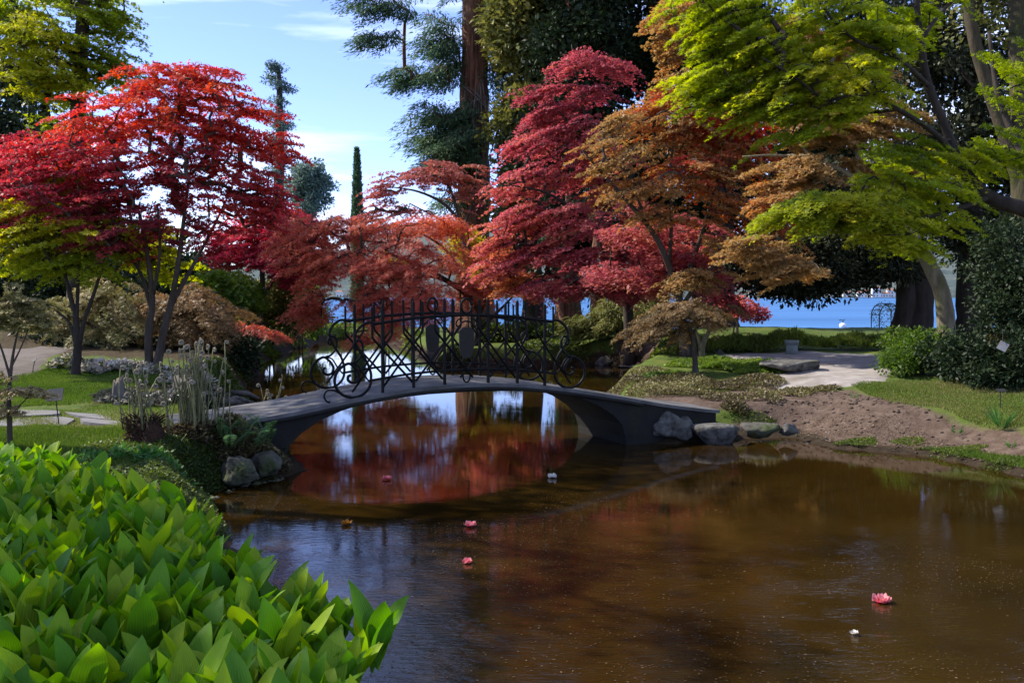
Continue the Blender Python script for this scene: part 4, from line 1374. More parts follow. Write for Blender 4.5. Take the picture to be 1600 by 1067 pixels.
# --- crimson tiered maple, right of centre
D = 30.0
b0 = base_at(985, D + 1)
stems = [st([(985, 520, .17, 31), (980, 470, .15, 31), (965, 400, .12, 30.6), (945, 320, .09, 30.3), (925, 230, .06), (905, 140, .035), (893, 70, .015)], D, b0), st([(975, 450, .1, 30.8), (925, 410, .07, 30), (870, 390, .05, 29.4), (810, 380, .025, 29)], D),
         st([(960, 380, .08), (900, 330, .06, 29.6), (850, 300, .04, 29.2), (800, 290, .02, 29)], D), st([(982, 480, .08, 31), (1030, 440, .06, 30.4), (1080, 430, .04, 30), (1130, 440, .02, 29.6)], D), st([(950, 330, .07), (990, 270, .05), (1020, 230, .02)], D)]
blobs = [(898, 95, 30, 28, D, .8, 9, .30), (940, 98, 44, 10, D, .7, 8, .3), (865, 170, 60, 22, D, 1.1, 20, .25), (850, 140, 40, 10, D, .8, 8, .3), (925, 145, 46, 16, D, 1.0, 8, .22), (800, 300, 40, 10, D, .8, 8, .5), (900, 190, 70, 12, D, 1.0, 8, .3), (875, 222, 84, 26, D, 1.3, 30, .36), (845, 275, 84, 24, D - .2, 1.4, 30, .5), (955, 235, 56, 24, D, 1.3, 14, .45),
         (825, 330, 70, 22, D - .4, 1.4, 28, .55), (900, 345, 100, 30, D - .7, 1.4, 40, .5), (850, 395, 90, 20, D - .8, 1.3, 32, .45), (940, 405, 90, 26, D - 1, 1.3, 36, .35), (880, 445, 70, 22, D - .9, 1.1, 30, .4), (1010, 390, 60, 34, D - .8, 1.1, 34, .45), (960, 300, 60, 30, D - .3, 1.2, 20, .75),
         (800, 440, 50, 16, D - .5, 1.0, 14, .95), (1050, 415, 70, 36, D - 1.6, 1.0, 46, .5), (1090, 360, 50, 30, D - 2.5, .8, 18, .45), (770, 415, 36, 18, D - 1, .8, 14, .6), (1000, 440, 70, 20, D - 1.3, .9, 22, .35), (780, 380, 30, 16, D - 1, .8, 10, .6), (1000, 365, 70, 20, D - 3, 1.0, 26, .5), (1060, 395, 70, 18, D - 3.4, 1.0, 26, .45), (960, 425, 80, 16, D - 3, .9, 24, .5), (1030, 440, 60, 12, D - 3, .8, 14, .6), (800, 350, 50, 10, D - 1, .9, 10, .6), (1100, 425, 50, 12, D - 3, .8, 10, .3), (1010, 330, 50, 30, D - 1.5, .9, 18, .8), (820, 230, 36, 14, D, .8, 10, .4), (975, 110, 30, 10, D, .5, 6, .3), (1140, 465, 28, 12, D - .5, .5, 7, .3), (1150, 480, 24, 8, D - .5, .4, 5, .3), (950, 450, 50, 16, D - 1, .9, 14, .35)]
tree('tiered_crimson_maple', 'tall tiered crimson maple behind the right half of the bridge', 'tree', b0, stems, blobs, lf(L=.078, pr=.46, n=95, droop=.45, kind='tri', thick=.05, pj=.24), M['l_crim'], M['bark_dark'], seed=21)

# --- tan and orange maple, right
D = 26.0
b0 = base_at(1072, D)
stems = [st([(1072, 545, .14), (1066, 500, .12), (1060, 462, .1), (1030, 380, .075, 25.4), (985, 320, .055, 25), (940, 270, .035, 24.8), (910, 235, .018, 24.6)], D, b0), st([(1060, 465, .08), (1085, 400, .06), (1110, 320, .045), (1130, 240, .03), (1130, 170, .015)], D),
         st([(1064, 480, .07), (1110, 420, .05, 25.5), (1170, 390, .035, 25.2), (1230, 370, .02, 25)], D), st([(1045, 420, .06), (1050, 330, .045), (1050, 240, .03), (1060, 160, .015)], D)]
blobs = [(955, 245, 66, 30, D - 1, 1.2, 26, .30), (1010, 290, 80, 26, D - 1, 1.3, 28, .38), (1070, 200, 80, 46, D, 1.4, 34, .45), (1020, 170, 60, 36, D, 1.2, 26, .62), (1110, 190, 70, 40, D, 1.2, 30, .86), (1090, 260, 86, 34, D - .6, 1.3, 30, .66), (1150, 250, 60, 36, D - .2, 1.1, 24, .55),
         (1120, 320, 76, 36, D - .6, 1.2, 22, .55), (1030, 335, 60, 16, D - .8, 1.0, 14, .45), (1140, 385, 60, 20, D - .5, 1.0, 14, .4), (1060, 440, 40, 12, D - .6, .7, 8, .25), (1190, 345, 50, 36, D - .3, .9, 18, .75), (1210, 400, 60, 30, D - .2, .9, 18, .28), (1180, 230, 56, 18, D, .9, 14, .9), (970, 200, 40, 24, D - .6, .9, 12, .35),
         (1100, 430, 60, 16, D - .5, .8, 14, .25), (1060, 130, 60, 22, D, 1.0, 14, .3), (1240, 330, 40, 20, D, .7, 10, .5), (1160, 200, 50, 20, D, .9, 12, .92)]
tree('orange_tan_maple', 'spreading maple of tan, orange and red sprays behind the umbrella maple', 'tree', b0, stems, blobs, lf(L=.070, pr=.42, n=90, kind='tri', pj=.26, thick=.05, droop=.4), M['l_tan'], M['bark'], seed=23)

# --- bronze umbrella maple at the bridge end
b0 = GG(1087, 584)
D = b0[1]
stems = [st([(1087, 584, .07), (1085, 550, .055), (1080, 520, .045), (1070, 500, .03), (1050, 488, .018)], D, b0), st([(1082, 522, .035), (1100, 498, .025), (1115, 485, .015)], D)]
blobs = [(1065, 490, 70, 18, D, .8, 38, .3), (1025, 508, 42, 18, D, .6, 20, .25), (1105, 495, 40, 18, D, .6, 18, .45), (1075, 476, 50, 10, D, .6, 14, .4), (1060, 520, 50, 10, D, .5, 10, .35), (995, 520, 24, 14, D, .4, 8, .4)]
tree('umbrella_maple', 'small bronze umbrella shaped maple by the right end of the bridge', 'tree', b0, stems, blobs, dict(LB, L=.06, pr=.24, n=120, wl=.2), M['l_bronze'], M['bark'], seed=25, branch_r=.006)
b0 = GG(1097, 557)
D = b0[1]
stems = [st([(1096, 557, .10), (1097, 540, .085), (1106, 522, .06), (1112, 505, .045), (1120, 490, .025)], D, b0), st([(1096, 545, .06), (1090, 525, .04), (1084, 505, .02)], D)]
blobs = [(1110, 492, 44, 16, D, .7, 14, .5), (1130, 480, 30, 12, D, .5, 8, .6)]
tree('leaning_maple', 'short leaning tan trunk with thin bronze foliage behind the umbrella maple', 'tree', b0, stems, blobs, dict(LB, L=.08, pr=.25, n=120), M['l_bronze'], M['bark_mossy'], seed=26, branch_r=.006)

# --- second tan maple with the mossy curved trunk
D = 22.5
b0 = base_at(1482, D)
stems = [st([(1482, 530, .22), (1474, 470, .19), (1455, 420, .17), (1428, 372, .14), (1385, 330, .11), (1350, 295, .09), (1341, 250, .075), (1346, 170, .05), (1352, 90, .03)], D, b0),
         st([(1350, 300, .07), (1325, 272, .06), (1270, 250, .045), (1210, 243, .03), (1160, 245, .018)], D), st([(1345, 250, .05), (1390, 235, .035), (1430, 205, .02)], D), st([(1270, 250, .03), (1230, 200, .02), (1200, 170, .012)], D), st([(1300, 262, .03), (1240, 310, .02), (1200, 340, .012)], D)]
blobs = [(1290, 200, 80, 36, D, 1.2, 34, .30), (1380, 190, 60, 40, D, 1.1, 20, .28), (1250, 270, 70, 30, D, 1.1, 22, .30), (1380, 260, 70, 24, D, 1.0, 18, .3), (1210, 310, 40, 26, D, .8, 12, .5), (1230, 60, 50, 50, D + 1, 1.0, 22, .35), (1180, 110, 50, 40, D + 1, 1.0, 14, .4), (1320, 100, 60, 60, D + 1, 1.0, 18, .3),
         (1180, 390, 60, 26, D, .9, 16, .32), (1230, 420, 60, 20, D, .9, 14, .30), (1060, 20, 50, 40, D + 2, 1.1, 20, .4), (1060, 70, 30, 30, D + 2, .8, 8, .4)]
tree('tan_maple', 'tan leaved maple on a mossy curved trunk beside the dark twin trunk', 'tree', b0, stems, blobs, lf(L=.08, pr=.4, n=130, kind='tri', pj=.1), M['l_tan'], M['bark_pale'], seed=27)

# --- lime maple reaching in from the right
D = 12.5
bx = P(1790, 533.5, D)
b0 = np.array([bx[0], D, gz(bx[0], D)])
stems = [st([(1790, 640, 0.148), (1760, 500, 0.133), (1700, 390, 0.118), (1620, 335, 0.104), (1545, 308, 0.081), (1500, 255, 0.063), (1478, 200, 0.056), (1450, 130, 0.048), (1438, 60, 0.041), (1430, -20, 0.033), (1420, -120, 0.022)], D, b0),
         st([(1498, 250, 0.037), (1460, 208, 0.033, 12.2), (1400, 170, 0.028, 12), (1340, 150, 0.022, 11.9), (1290, 155, 0.018, 11.8), (1240, 120, 0.013, 11.7), (1190, 90, 0.007, 11.6)], D), st([(1452, 135, 0.033), (1400, 90, 0.027, 12.1), (1340, 65, 0.021, 12), (1300, 30, 0.015, 11.9), (1265, -20, 0.009, 11.8)], D),
         st([(1400, 172, 0.022, 12), (1340, 178, 0.018, 12.2), (1270, 182, 0.013, 12.4), (1200, 172, 0.009, 12.5), (1130, 165, 0.004, 12.6)], D), st([(1545, 308, 0.037), (1500, 325, 0.030, 12.2), (1420, 345, 0.022, 12), (1340, 345, 0.015, 11.8), (1260, 330, 0.009, 11.7)], D),
         st([(1440, 60, 0.030), (1480, 10, 0.022, 13), (1540, -40, 0.015, 13.4)], D), st([(1640, 345, 0.067), (1600, 250, 0.052, 13.2), (1560, 150, 0.037, 13.6), (1545, 50, 0.022, 13.8)], D)]
blobs = [(1130, 40, 60, 50, 12.4, .7, 50, .50), (1200, 80, 80, 50, 12.4, .8, 66, .62), (1110, 130, 56, 40, 12.4, .6, 46, .48), (1190, 150, 76, 40, 12.2, .7, 58, .55), (1280, 120, 80, 46, 12, .8, 48, .8), (1290, 170, 70, 24, 11.9, .6, 24, .6), (1280, 30, 90, 46, 12.3, .8, 40, .5), (1370, 70, 60, 50, 12.4, .8, 26, .45), (1360, 140, 60, 30, 12.2, .7, 18, .7),
         (1090, -10, 60, 40, 12.4, .7, 18, .4), (1250, 318, 70, 20, 11.9, .5, 30, .5), (1340, 312, 76, 16, 11.9, .6, 30, .95), (1390, 285, 50, 20, 12.2, .5, 16, .6), (1400, 335, 66, 20, 12, .7, 16, .55), (1310, 345, 66, 14, 11.9, .5, 16, .4), (1460, 300, 60, 30, 12.1, .7, 14, .6), (1420, 240, 60, 30, 12.4, .7, 18, .3), (1500, 250, 60, 30, 12.4, .7, 16, .6), (1210, 335, 30, 14, 11.8, .35, 7, .6),
         (1430, 20, 80, 40, 13, .9, 22, .3), (1560, 240, 60, 40, 12.6, .8, 18, .35), (1200, -80, 140, 60, 12.6, 1.0, 30, .4), (1400, -100, 160, 60, 13, 1.2, 30, .4), (1420, 380, 40, 14, 12.2, .5, 12, .5), (1450, 350, 60, 18, 12.2, .6, 8, .5), (1490, 320, 50, 30, 12.3, .6, 8, .45), (1380, 365, 50, 12, 12, .5, 12, .6), (1600, 120, 80, 90, 13.6, .8, 14, .2), (1240, 210, 50, 14, 12.1, .5, 8, .4)]
tree('lime_maple', 'lime green maple with dark curving limbs reaching in from the right', 'tree', b0, stems, blobs, lf(L=.045, wl=.34, pr=.25, n=105, kind='maple', droop=.45, thick=.05, njit=.4, asp=.45, pj=.22), M['l_lime'], M['bark_dark'], seed=29, branch_r=.0055, trunk_sides=12)

# --- redwood
D = 45.0
b0 = base_at(742, D)
stems = [st([(742, 545, .95), (741, 430, .80), (740, 330, .74), (741, 220, .68), (742, 100, .62), (744, -50, .56), (746, -300, .4), (748, -560, .15)], D, b0)]
blobs = [(660, 120, 55, 24, D - 1, 1.3, 20, .35), (690, 60, 46, 44, D, 1.6, 24, .3), (680, 185, 46, 30, D - 1, 1.4, 20, .55), (700, 225, 56, 28, D - 1.6, 1.2, 30, .6), (690, 250, 40, 16, D - 1, 1.0, 16, .55), (712, 185, 26, 34, D - 1.2, .9, 18, .5), (735, 205, 26, 10, D - 1.6, .4, 6, .6), (730, 245, 30, 14, D - 1.6, .5, 8, .5), (705, 100, 24, 20, D, 1.0, 10, .35), (665, 215, 26, 16, D - 1, .8, 10, .5), (620, 122, 22, 14, D - 1, .7, 6, .3), (790, 60, 40, 40, D, 1.4, 16, .3), (785, 130, 30, 40, D, 1.2, 12, .35), (770, 0, 40, 30, D, 1.6, 12, .3),
         (700, -60, 90, 60, D, 2.5, 20, .3), (600, 15, 50, 14, D - 4, .8, 10, .3), (570, 55, 18, 16, D - 4, .6, 7, .35), (605, 60, 14, 12, D - 4, .5, 4, .35), (560, -20, 60, 24, D - 4, 1.2, 12, .3), (745, -160, 120, 60, D, 3, 34, .3), (745, -300, 100, 80, D, 2.6, 34, .3), (745, -450, 60, 90, D, 1.8, 24, .3), (700, 300, 24, 40, D - 1, .8, 8, .5)]
LRW = dict(kind='kite', L=.19, wl=.26, pr=.66, n=150, thick=.18, asp=.6, droop=.45, hang=.7, njit=.5, ajit=.5)
tree('redwood', 'giant redwood with a bare rusty trunk and blue green sprays', 'tree', b0, stems, blobs, LRW, M['l_redwood'], M['bark_red'], seed=31, trunk_sides=18, branch_r=.016, jit=.10)
# dead grey branches on the redwood trunk
dbm = MB()
rd = random.Random(3)
for k in range(9):
    a = P(738 + rd.uniform(-10, 12), 175 + rd.uniform(-10, 40), D - .7)
    b = P(735 + rd.uniform(-18, 34), 120 + rd.uniform(0, 70), D - 1.3)
    c_ = P(735 + rd.uniform(-18, 40), 160 + rd.uniform(-10, 60), D - 1.6)
    dbm.tube([q - b0 for q in spline([a, b, c_], 4)], [.045] * 3 + [.03] * 4 + [.015] * 2, 5)
rw = bpy.data.objects['redwood']
o = dbm.build('dead_branch', M['wood_grey'], rw, True)
o['label'] = 'tangle of bare grey dead branches'

# --- evergreen wall, top centre and right
LE = dict(mode='clump', kind='kite', L=.26, wl=.55, pr=.95, n=200, flat=.75, njit=.6, tj=.15, pj=.2)
D = 43.0
b0 = base_at(835, D)
stems = [st([(835, 540, .5), (832, 400, .42), (828, 250, .35), (830, 100, .28), (832, -80, .15)], D, b0)]
blobs = [(825, 60, 56, 70, D, 2.2, 56, .6), (828, 190, 48, 80, D, 1.8, 50, .55), (820, 310, 44, 50, D, 1.4, 28, .35), (860, 30, 60, 60, D, 2, 30, .4), (820, -70, 70, 80, D, 2.2, 34, .5), (810, 20, 36, 60, D - 1, 1.4, 20, .65), (790, 400, 30, 40, D, 1.2, 12, .2)]
tree('olive_evergreen', 'tall olive green evergreen right beside the redwood trunk', 'tree', b0, stems, blobs, LE, M['l_olive'], M['bark_dark'], seed=33, branch_r=.03)
specs = [(890, 39.0, .55, [(900, 80, 70, 120, 60), (870, 240, 60, 90, 36), (900, 360, 60, 70, 26), (900, -120, 100, 120, 44), (900, -330, 70, 120, 20)], .3, 'l_dark', 'dark evergreen tree straight behind the top of the crimson maple', 'bark_red'),
         (1022, 41.0, .8, [(1000, 60, 70, 110, 50), (980, 240, 70, 100, 40), (1020, -100, 120, 120, 44), (1030, 330, 70, 60, 24), (1020, -330, 80, 130, 22)], .25, 'l_dark', 'dark conifer with a massive brown trunk behind the orange maple', 'bark_red'),
         (1112, 40.0, .8, [(1120, 60, 80, 110, 42), (1110, 250, 70, 90, 36), (1150, -110, 120, 120, 44), (1110, 350, 50, 40, 14), (1140, -330, 80, 130, 22)], .3, 'l_dark', 'dark conifer on the rightmost of the massive brown trunks', 'bark_red'),
         (1136, 38.5, .4, [(1250, 130, 80, 110, 34), (1240, 300, 80, 70, 30), (1330, 60, 80, 100, 26), (1250, -100, 130, 120, 40), (1310, 230, 70, 70, 22), (1290, -330, 110, 130, 26)], .45, 'l_dark', 'dark evergreen showing between the lime and tan maples', 'bark_dark'),
         (1520, 30.0, .5, [(1500, 120, 90, 120, 46), (1450, 250, 80, 80, 34), (1570, 260, 80, 110, 40), (1500, -80, 140, 110, 44), (1440, 60, 60, 80, 18), (1540, 370, 90, 60, 34), (1640, 100, 80, 160, 34), (1520, -300, 140, 140, 34)], .5, 'l_oak', 'dark speckled evergreen filling the right edge behind the lime maple', 'bark_dark')]
for k, (px, D, r_, bl, tn, lm, lab, bk) in enumerate(specs):
    b0 = base_at(px, D)
    stems = [st([(px, 540, r_), (px - 3, 430, r_ * .85), (px, 250, r_ * .65), (px + 4, 50, r_ * .5), (px + 2, -200, r_ * .3)], D, b0)]
    blobs = [(a, b, c, d, D, 1.6, n_, tn) for a, b, c, d, n_ in bl]
    tree('evergreen_tree', lab, 'tree', b0, stems, blobs, dict(LE, L=.24 if D > 35 else .16, pr=1.0 if D > 35 else .75), M[lm], M[bk], group='dark evergreens behind the maples', seed=40 + k, branch_r=.03)

# --- holm oak over the lake view
D = 30.0
b0 = base_at(1432, D)
stems = [st([(1440, 530, .42), (1440, 470, .36), (1432, 400, .32), (1420, 330, .25), (1400, 260, .15)], D, b0), st([(1416, 530, .36), (1416, 470, .3), (1412, 400, .26), (1390, 340, .2), (1340, 310, .12), (1260, 310, .06)], D, b0 + np.array([-.45, .1, 0])), st([(1412, 390, .16), (1350, 370, .12), (1280, 370, .08), (1200, 380, .04)], D)]
blobs = [(1330, 370, 90, 44, D, 1.8, 60, .6), (1240, 400, 80, 40, D, 1.6, 44, .25), (1190, 425, 56, 26, D - .5, 1.2, 22, .2), (1290, 425, 80, 24, D - .5, 1.4, 32, .2), (1370, 420, 50, 22, D - .3, 1.2, 18, .3), (1400, 330, 70, 50, D, 1.6, 36, .5), (1300, 300, 80, 40, D, 1.6, 30, .5), (1250, 448, 50, 10, D - .5, 1.0, 10, .15), (1215, 440, 50, 14, D - .5, 1.0, 10, .15)]
tree('holm_oak', 'dark holm oak with a thick twin trunk and low canopy framing the lake', 'tree', b0, stems, blobs, dict(LE, L=.13, pr=.55, n=210), M['l_oak'], M['bark_dark'], seed=50, branch_r=.02, trunk_sides=12)

# --- big trunks at the right edge
D = 20.5
b0 = base_at(1606, D)
stems = [st([(1612, 560, .32), (1608, 430, .27), (1602, 330, .25), (1598, 200, .23), (1594, 80, .21), (1592, -80, .18), (1580, -300, .12)], D, b0), st([(1600, 310, .16), (1572, 215, .15), (1545, 140, .13), (1522, 60, .12), (1508, -30, .10), (1490, -200, .07)], D)]
blobs = [(1600, -140, 150, 80, D, 1.8, 40, .4), (1480, -160, 120, 60, D, 1.5, 30, .4), (1650, 60, 60, 80, D + .5, 1.0, 16, .3), (1560, 20, 60, 40, D + 1, .8, 6, .3), (1560, -330, 160, 110, D, 2, 40, .4), (1640, 330, 40, 80, D + .6, .8, 14, .3)]
tree('tall_tree', 'tall forked tree with bare trunks at the right edge of the picture', 'tree', b0, stems, blobs, dict(LE, L=.14, pr=.6, n=170), M['l_olive'], M['bark_brown'], seed=52, branch_r=.015, trunk_sides=14)

# --- trunks seen between crown and bank (right of centre)
for px, D, r_, lab, sd in ((886, 37, .30, 'redwood with a straight red brown trunk standing against the lake', 60), (936, 35.5, .34, 'redwood with a stout red trunk right of the lake gap', 61)):
    b0 = base_at(px, D)
    stems = [st([(px, 525, r_), (px - 1, 470, r_ * .9), (px, 400, r_ * .8), (px + 2, 340, r_ * .6), (px + 2, 300, r_ * .3)], D, b0)]
    blobs = [(px, 330, 40, 50, D + 1, 1.0, 14, .4), (px - 4, 440, 26, 18, D + .6, .8, 7, .3)]
    tree('slim_redwood', lab, 'tree', b0, stems, blobs, dict(LRW, L=.22, pr=.6, n=110), M['l_redwood'], M['bark_red'], group='young redwoods behind the crimson maple', seed=sd, trunk_sides=14, branch_r=.02)

# --- top left: tall tree, dark conifers
D = 35.0
b0 = base_at(122, D)
stems = [st([(122, 560, .40), (120, 400, .33), (121, 260, .29), (124, 120, .25), (130, 20, .22), (134, -100, .18), (140, -260, .08)], D, b0), st([(122, 100, .12), (90, 45, .1), (50, 22, .08), (0, 28, .05)], D), st([(127, 60, .1), (80, 62, .07), (20, 66, .04)], D), st([(122, 160, .09), (80, 150, .06), (40, 160, .03)], D)]
blobs = [(60, 60, 80, 50, D - 1, 1.8, 46, .75), (60, 120, 80, 34, D - 1, 1.8, 34, .8), (160, 60, 46, 60, D, 1.6, 24, .35), (20, 20, 60, 40, D, 1.8, 22, .4), (180, 100, 30, 26, D, 1.2, 10, .3), (110, -40, 130, 60, D, 2.4, 40, .4), (130, 120, 40, 30, D, 1.4, 12, .6), (100, 200, 80, 40, D + .5, 1.6, 20, .5), (150, 10, 50, 24, D, 1.4, 12, .35)]
tree('tall_green_maple', 'tall lime leaved tree with a straight trunk at the top left', 'tree', b0, stems, blobs, lf(L=.115, pr=.7, n=110, kind='tri', droop=.4), M['l_lime'], M['bark_dark'], seed=63, branch_r=.02)
for px, D, bl, lab, sd in ((-30, 31, [(-20, 200, 40, 60, 18), (0, 300, 70, 70, 40), (-20, 430, 60, 60, 26)], 'dark conifer at the left edge behind the red maple', 70), (70, 38, [(30, 130, 50, 60, 20), (70, 330, 100, 60, 34), (80, 440, 110, 50, 34), (60, 230, 60, 60, 20)], 'dark evergreen in the gap left of the tall straight trunk', 71),
                           (230, 44, [(220, 460, 90, 50, 30), (300, 420, 60, 40, 18), (200, 380, 60, 50, 14)], 'dark shrubby evergreen far behind the red maple stems', 72)):
    b0 = base_at(px, D)
    stems = [st([(px, 560, .35), (px, 400, .28), (px + 2, 250 if px < 200 else 440, .2), (px, 100 if px < 200 else 380, .1)], D, b0)]
    blobs = [(a, b, c, d, D, 1.8, n_, .35) for a, b, c, d, n_ in bl]
    tree('dark_conifer', lab, 'tree', b0, stems, blobs, dict(LE, L=.2, pr=.9), M['l_dark'], M['bark_dark'], group='dark trees on the left', seed=sd, branch_r=.025)

# --- far trees on the skyline
D = 108.0
b0 = base_at(437, D)
stems = [st([(437, 480, .75), (436, 300, .6), (437, 200, .45), (436, 120, .25), (432, 98, .1)], D, b0)]
blobs = [(430, 108, 14, 8, D, 1.4, 8, .2), (422, 122, 14, 8, D, 1.4, 6, .3), (440, 135, 18, 8, D, 1.4, 7, .3), (452, 140, 8, 4, D, .7, 2, .2), (436, 160, 11, 8, D, 1.2, 5, .4), (437, 180, 15, 12, D, 1.6, 10, .5), (440, 200, 17, 14, D, 1.8, 14, .5), (436, 225, 20, 18, D, 1.8, 16, .45), (440, 260, 22, 26, D, 2, 18, .4), (440, 320, 30, 40, D, 2.4, 26, .35)]
tree('sequoia', 'tall thin far conifer with a ragged top against the sky', 'tree', b0, stems, blobs, dict(LE, L=.30, pr=.8, n=80, flat=.45, wl=.4), M['l_far'], M['bark_dark'], seed=75, branch_r=.05)
D = 96.0
b0 = base_at(482, D)
stems = [st([(482, 490, .7), (482, 380, .55), (484, 320, .4), (486, 280, .2)], D, b0)]
blobs = [(484, 275, 28, 24, D, 2.4, 40, .4), (500, 295, 20, 22, D, 2, 22, .35), (470, 300, 30, 24, D, 2, 24, .4), (490, 320, 24, 16, D, 2, 16, .5), (474, 350, 36, 26, D, 2.2, 24, .3), (465, 400, 36, 40, D, 2.2, 22, .3)]
tree('round_pine', 'far round headed blue green tree on the skyline', 'tree', b0, stems, blobs, dict(LE, L=.30, pr=.75, n=110, flat=.55), M['l_far'], M['bark_dark'], seed=76, branch_r=.05)
# cypress
D = 57.0
b0 = base_at(560, D)
top = P(558, 235, D)[2]
hgt = top - b0[2]
cyp = empty('cypress', b0, 0, 'narrow dark cypress column rising against the sky', 'tree')
q = MB()
q.tube([(0, 0, -.1), (0, 0, hgt * .5), (0, 0, hgt * .92)], [.14, .09, .02], 7)
q.build('trunk', M['bark_dark'], cyp, True)
n = 13000
tz = rng.random(n) ** 0.9
rad = (np.where(tz < .12, .20 + 1.1 * tz, .332) * (1 - np.clip((tz - .45) / .58, 0, 1) ** 1.7)) * 1.15
rad = rad * (0.82 + .14 * np.sin(tz * 60 + 3 * np.sin(tz * 23)) + .12 * rng.random(n))
an = rng.random(n) * 6.283
rr = rad * (.75 + .25 * rng.random(n))
Cc = np.stack([rr * np.cos(an), rr * np.sin(an), .3 + tz * (hgt - .3)], 1)
Ax = np.stack([np.cos(an) * .35, np.sin(an) * .35, np.ones(n)], 1) + rng.normal(0, .25, (n, 3))
Nn_ = np.stack([np.cos(an), np.sin(an), np.full(n, .3)], 1) + rng.normal(0, .35, (n, 3))
leaf_obj('crown', (Cc, Ax, Nn_, .16 + .14 * rng.random(n), .06 + .03 * rng.random(n), .3 + .25 * np.sin(an * 5 + tz * 20) * rng.random(n) + .2 * rng.random(n), 'kite'), M['l_redwood'], cyp)

# --- unseen tree added outside the left edge, crown shaped to shade lily bed and bridge
for px, D, bl, lab, sd in ((-560, 14, [(-9.8, 8.4, 8.0, 3.3, 3.6, 1.5, 95), (-10.6, 16.6, 9.7, 3.2, 2.8, 1.3, 60), (-10.0, 12.5, 9.0, 2.6, 2.6, 1.4, 30)], 'broad leafy tree added outside the left edge to cast shade', 78),):
    b0 = base_at(px, D)
    stems = [[(*(b0 - np.array([0, 0, .1])), .3), (b0[0] + .2, b0[1], b0[2] + 3, .24), (b0[0] + .8, b0[1] - .5, b0[2] + 6.5, .16), (b0[0] + 1.6, b0[1] - .6, b0[2] + 9, .08)]]
    blobs = []
    for (x_, y_, z_, rx_, ry_, rz_, n_) in bl:
        q = (cP * y_ - sP * (z_ - EYE))
        blobs.append((800 + F * x_ / q, 533.5 - F * (sP * y_ + cP * (z_ - EYE)) / q, rx_ * F / y_, rz_ * F / y_, y_, ry_, n_, .5))
    tree('added_shade_tree', lab, 'tree', b0, stems, blobs, lf(L=.15, pr=.75, n=62, kind='kite'), M['l_green'], M['bark_dark'], seed=sd, branch_r=.02)

# ================================================================== SHRUBS
def shrub(name, label, px, D, blobs, lfk, lm, bark='bark_dark', seed=1, group=None, cat='shrub'):
    b0 = base_at(px, D)
    blob0 = blobs[0]
    top_ = P(blob0[0], blob0[1], D)
    stems = []
    for k in range(3):
        a = k * 2.1 + seed
        e_ = top_ + np.array([math.cos(a) * .3, math.sin(a) * .3, 0]) * (blob0[2] * D / F)
        stems.append([(*(b0 + np.array([math.cos(a) * .08, math.sin(a) * .08, -.05])), .035), (*((b0 * .5 + e_ * .5)), .025), (*e_, .01)])
    return tree(name, label, cat, b0, stems, blobs, lfk, M[lm], M[bark], group=group, seed=seed, branch_r=.008, attach_from=.2, trunk_sides=6)


LS = dict(mode='clump', kind='kite', L=.12, wl=.5, pr=.42, n=150, flat=.8, njit=.6, tj=.15, pj=.15)
shrub('shrub', 'dark green shrub under the bronze weeping mound', 330, 26.5, [(330, 552, 60, 22, 26.5, .9, 30, .35), (290, 555, 40, 20, 26.5, .7, 14, .3), (372, 560, 24, 18, 26, .5, 10, .4)], LS, 'l_dark', seed=81)
shrub('shrub', 'dark shadowed shrub under the tan weeping maple', 190, 27, [(190, 540, 90, 24, 27, .9, 30, .25), (100, 530, 70, 24, 27.5, .9, 18, .2)], LS, 'l_dark', seed=82)
shrub('olive_shrub', 'rounded olive green shrub on the far left bank', 425, 38, [(425, 465, 46, 34, 38, 1.2, 34, .6), (395, 495, 40, 26, 38, 1.0, 20, .45), (455, 500, 36, 22, 37.6, .9, 18, .4), (440, 440, 30, 16, 38, .8, 10, .75)], dict(LS, L=.15, pr=.5), 'l_olive', seed=83)
shrub('green_shrub', 'yellow green shrub below the crimson maple on the left bank', 355, 34, [(352, 452, 46, 22, 34, 1.0, 24, .7), (345, 478, 40, 24, 33.6, 1.0, 18, .4), (385, 470, 26, 18, 34, .8, 12, .5)], dict(LS, L=.15, pr=.45, kind='tri'), 'l_green', seed=84)
shrub('green_shrub', 'mixed green bush left of the hanging rust foliage', 470, 41, [(472, 470, 34, 26, 41, 1.0, 18, .3), (490, 500, 28, 18, 41, .8, 10, .5)], dict(LS, L=.15, pr=.45), 'l_green', seed=85)
shrub('yellow_azalea', 'bright yellow bush glimpsed through the rust maple left of its trunk', 605, 47, [(600, 420, 30, 12, 47, 1.0, 14, .6), (628, 425, 24, 10, 47, .8, 8, .4)], dict(LS, L=.16, pr=.4), 'l_yellow', seed=86)
shrub('yellow_azalea', 'yellow leaved bush between the rust maple limbs and the redwood', 735, 41, [(735, 385, 36, 26, 41, 1.2, 22, .6), (760, 420, 26, 20, 41, .9, 12, .4)], dict(LS, L=.15, pr=.45), 'l_yellow', seed=87)
shrub('dark_yew', 'dark green spreading yew on the bank in front of the stout red trunk', 965, 32.5, [(975, 480, 50, 22, 32.5, 1.2, 30, .55), (935, 500, 40, 16, 32.5, 1.0, 18, .5), (1010, 470, 40, 18, 32.8, 1.0, 16, .4), (905, 505, 26, 14, 33, .8, 8, .4)], dict(LRW, L=.16, pr=.4, n=150), 'l_olive', seed=88)
shrub('red_azalea', 'small crimson bush at the left end of the lake view', 1150, 31.5, [(1150, 480, 26, 14, 31.5, .6, 12, .5), (1178, 492, 20, 10, 31.5, .5, 7, .2)], dict(LS, L=.1, pr=.3), 'l_crim', seed=89)
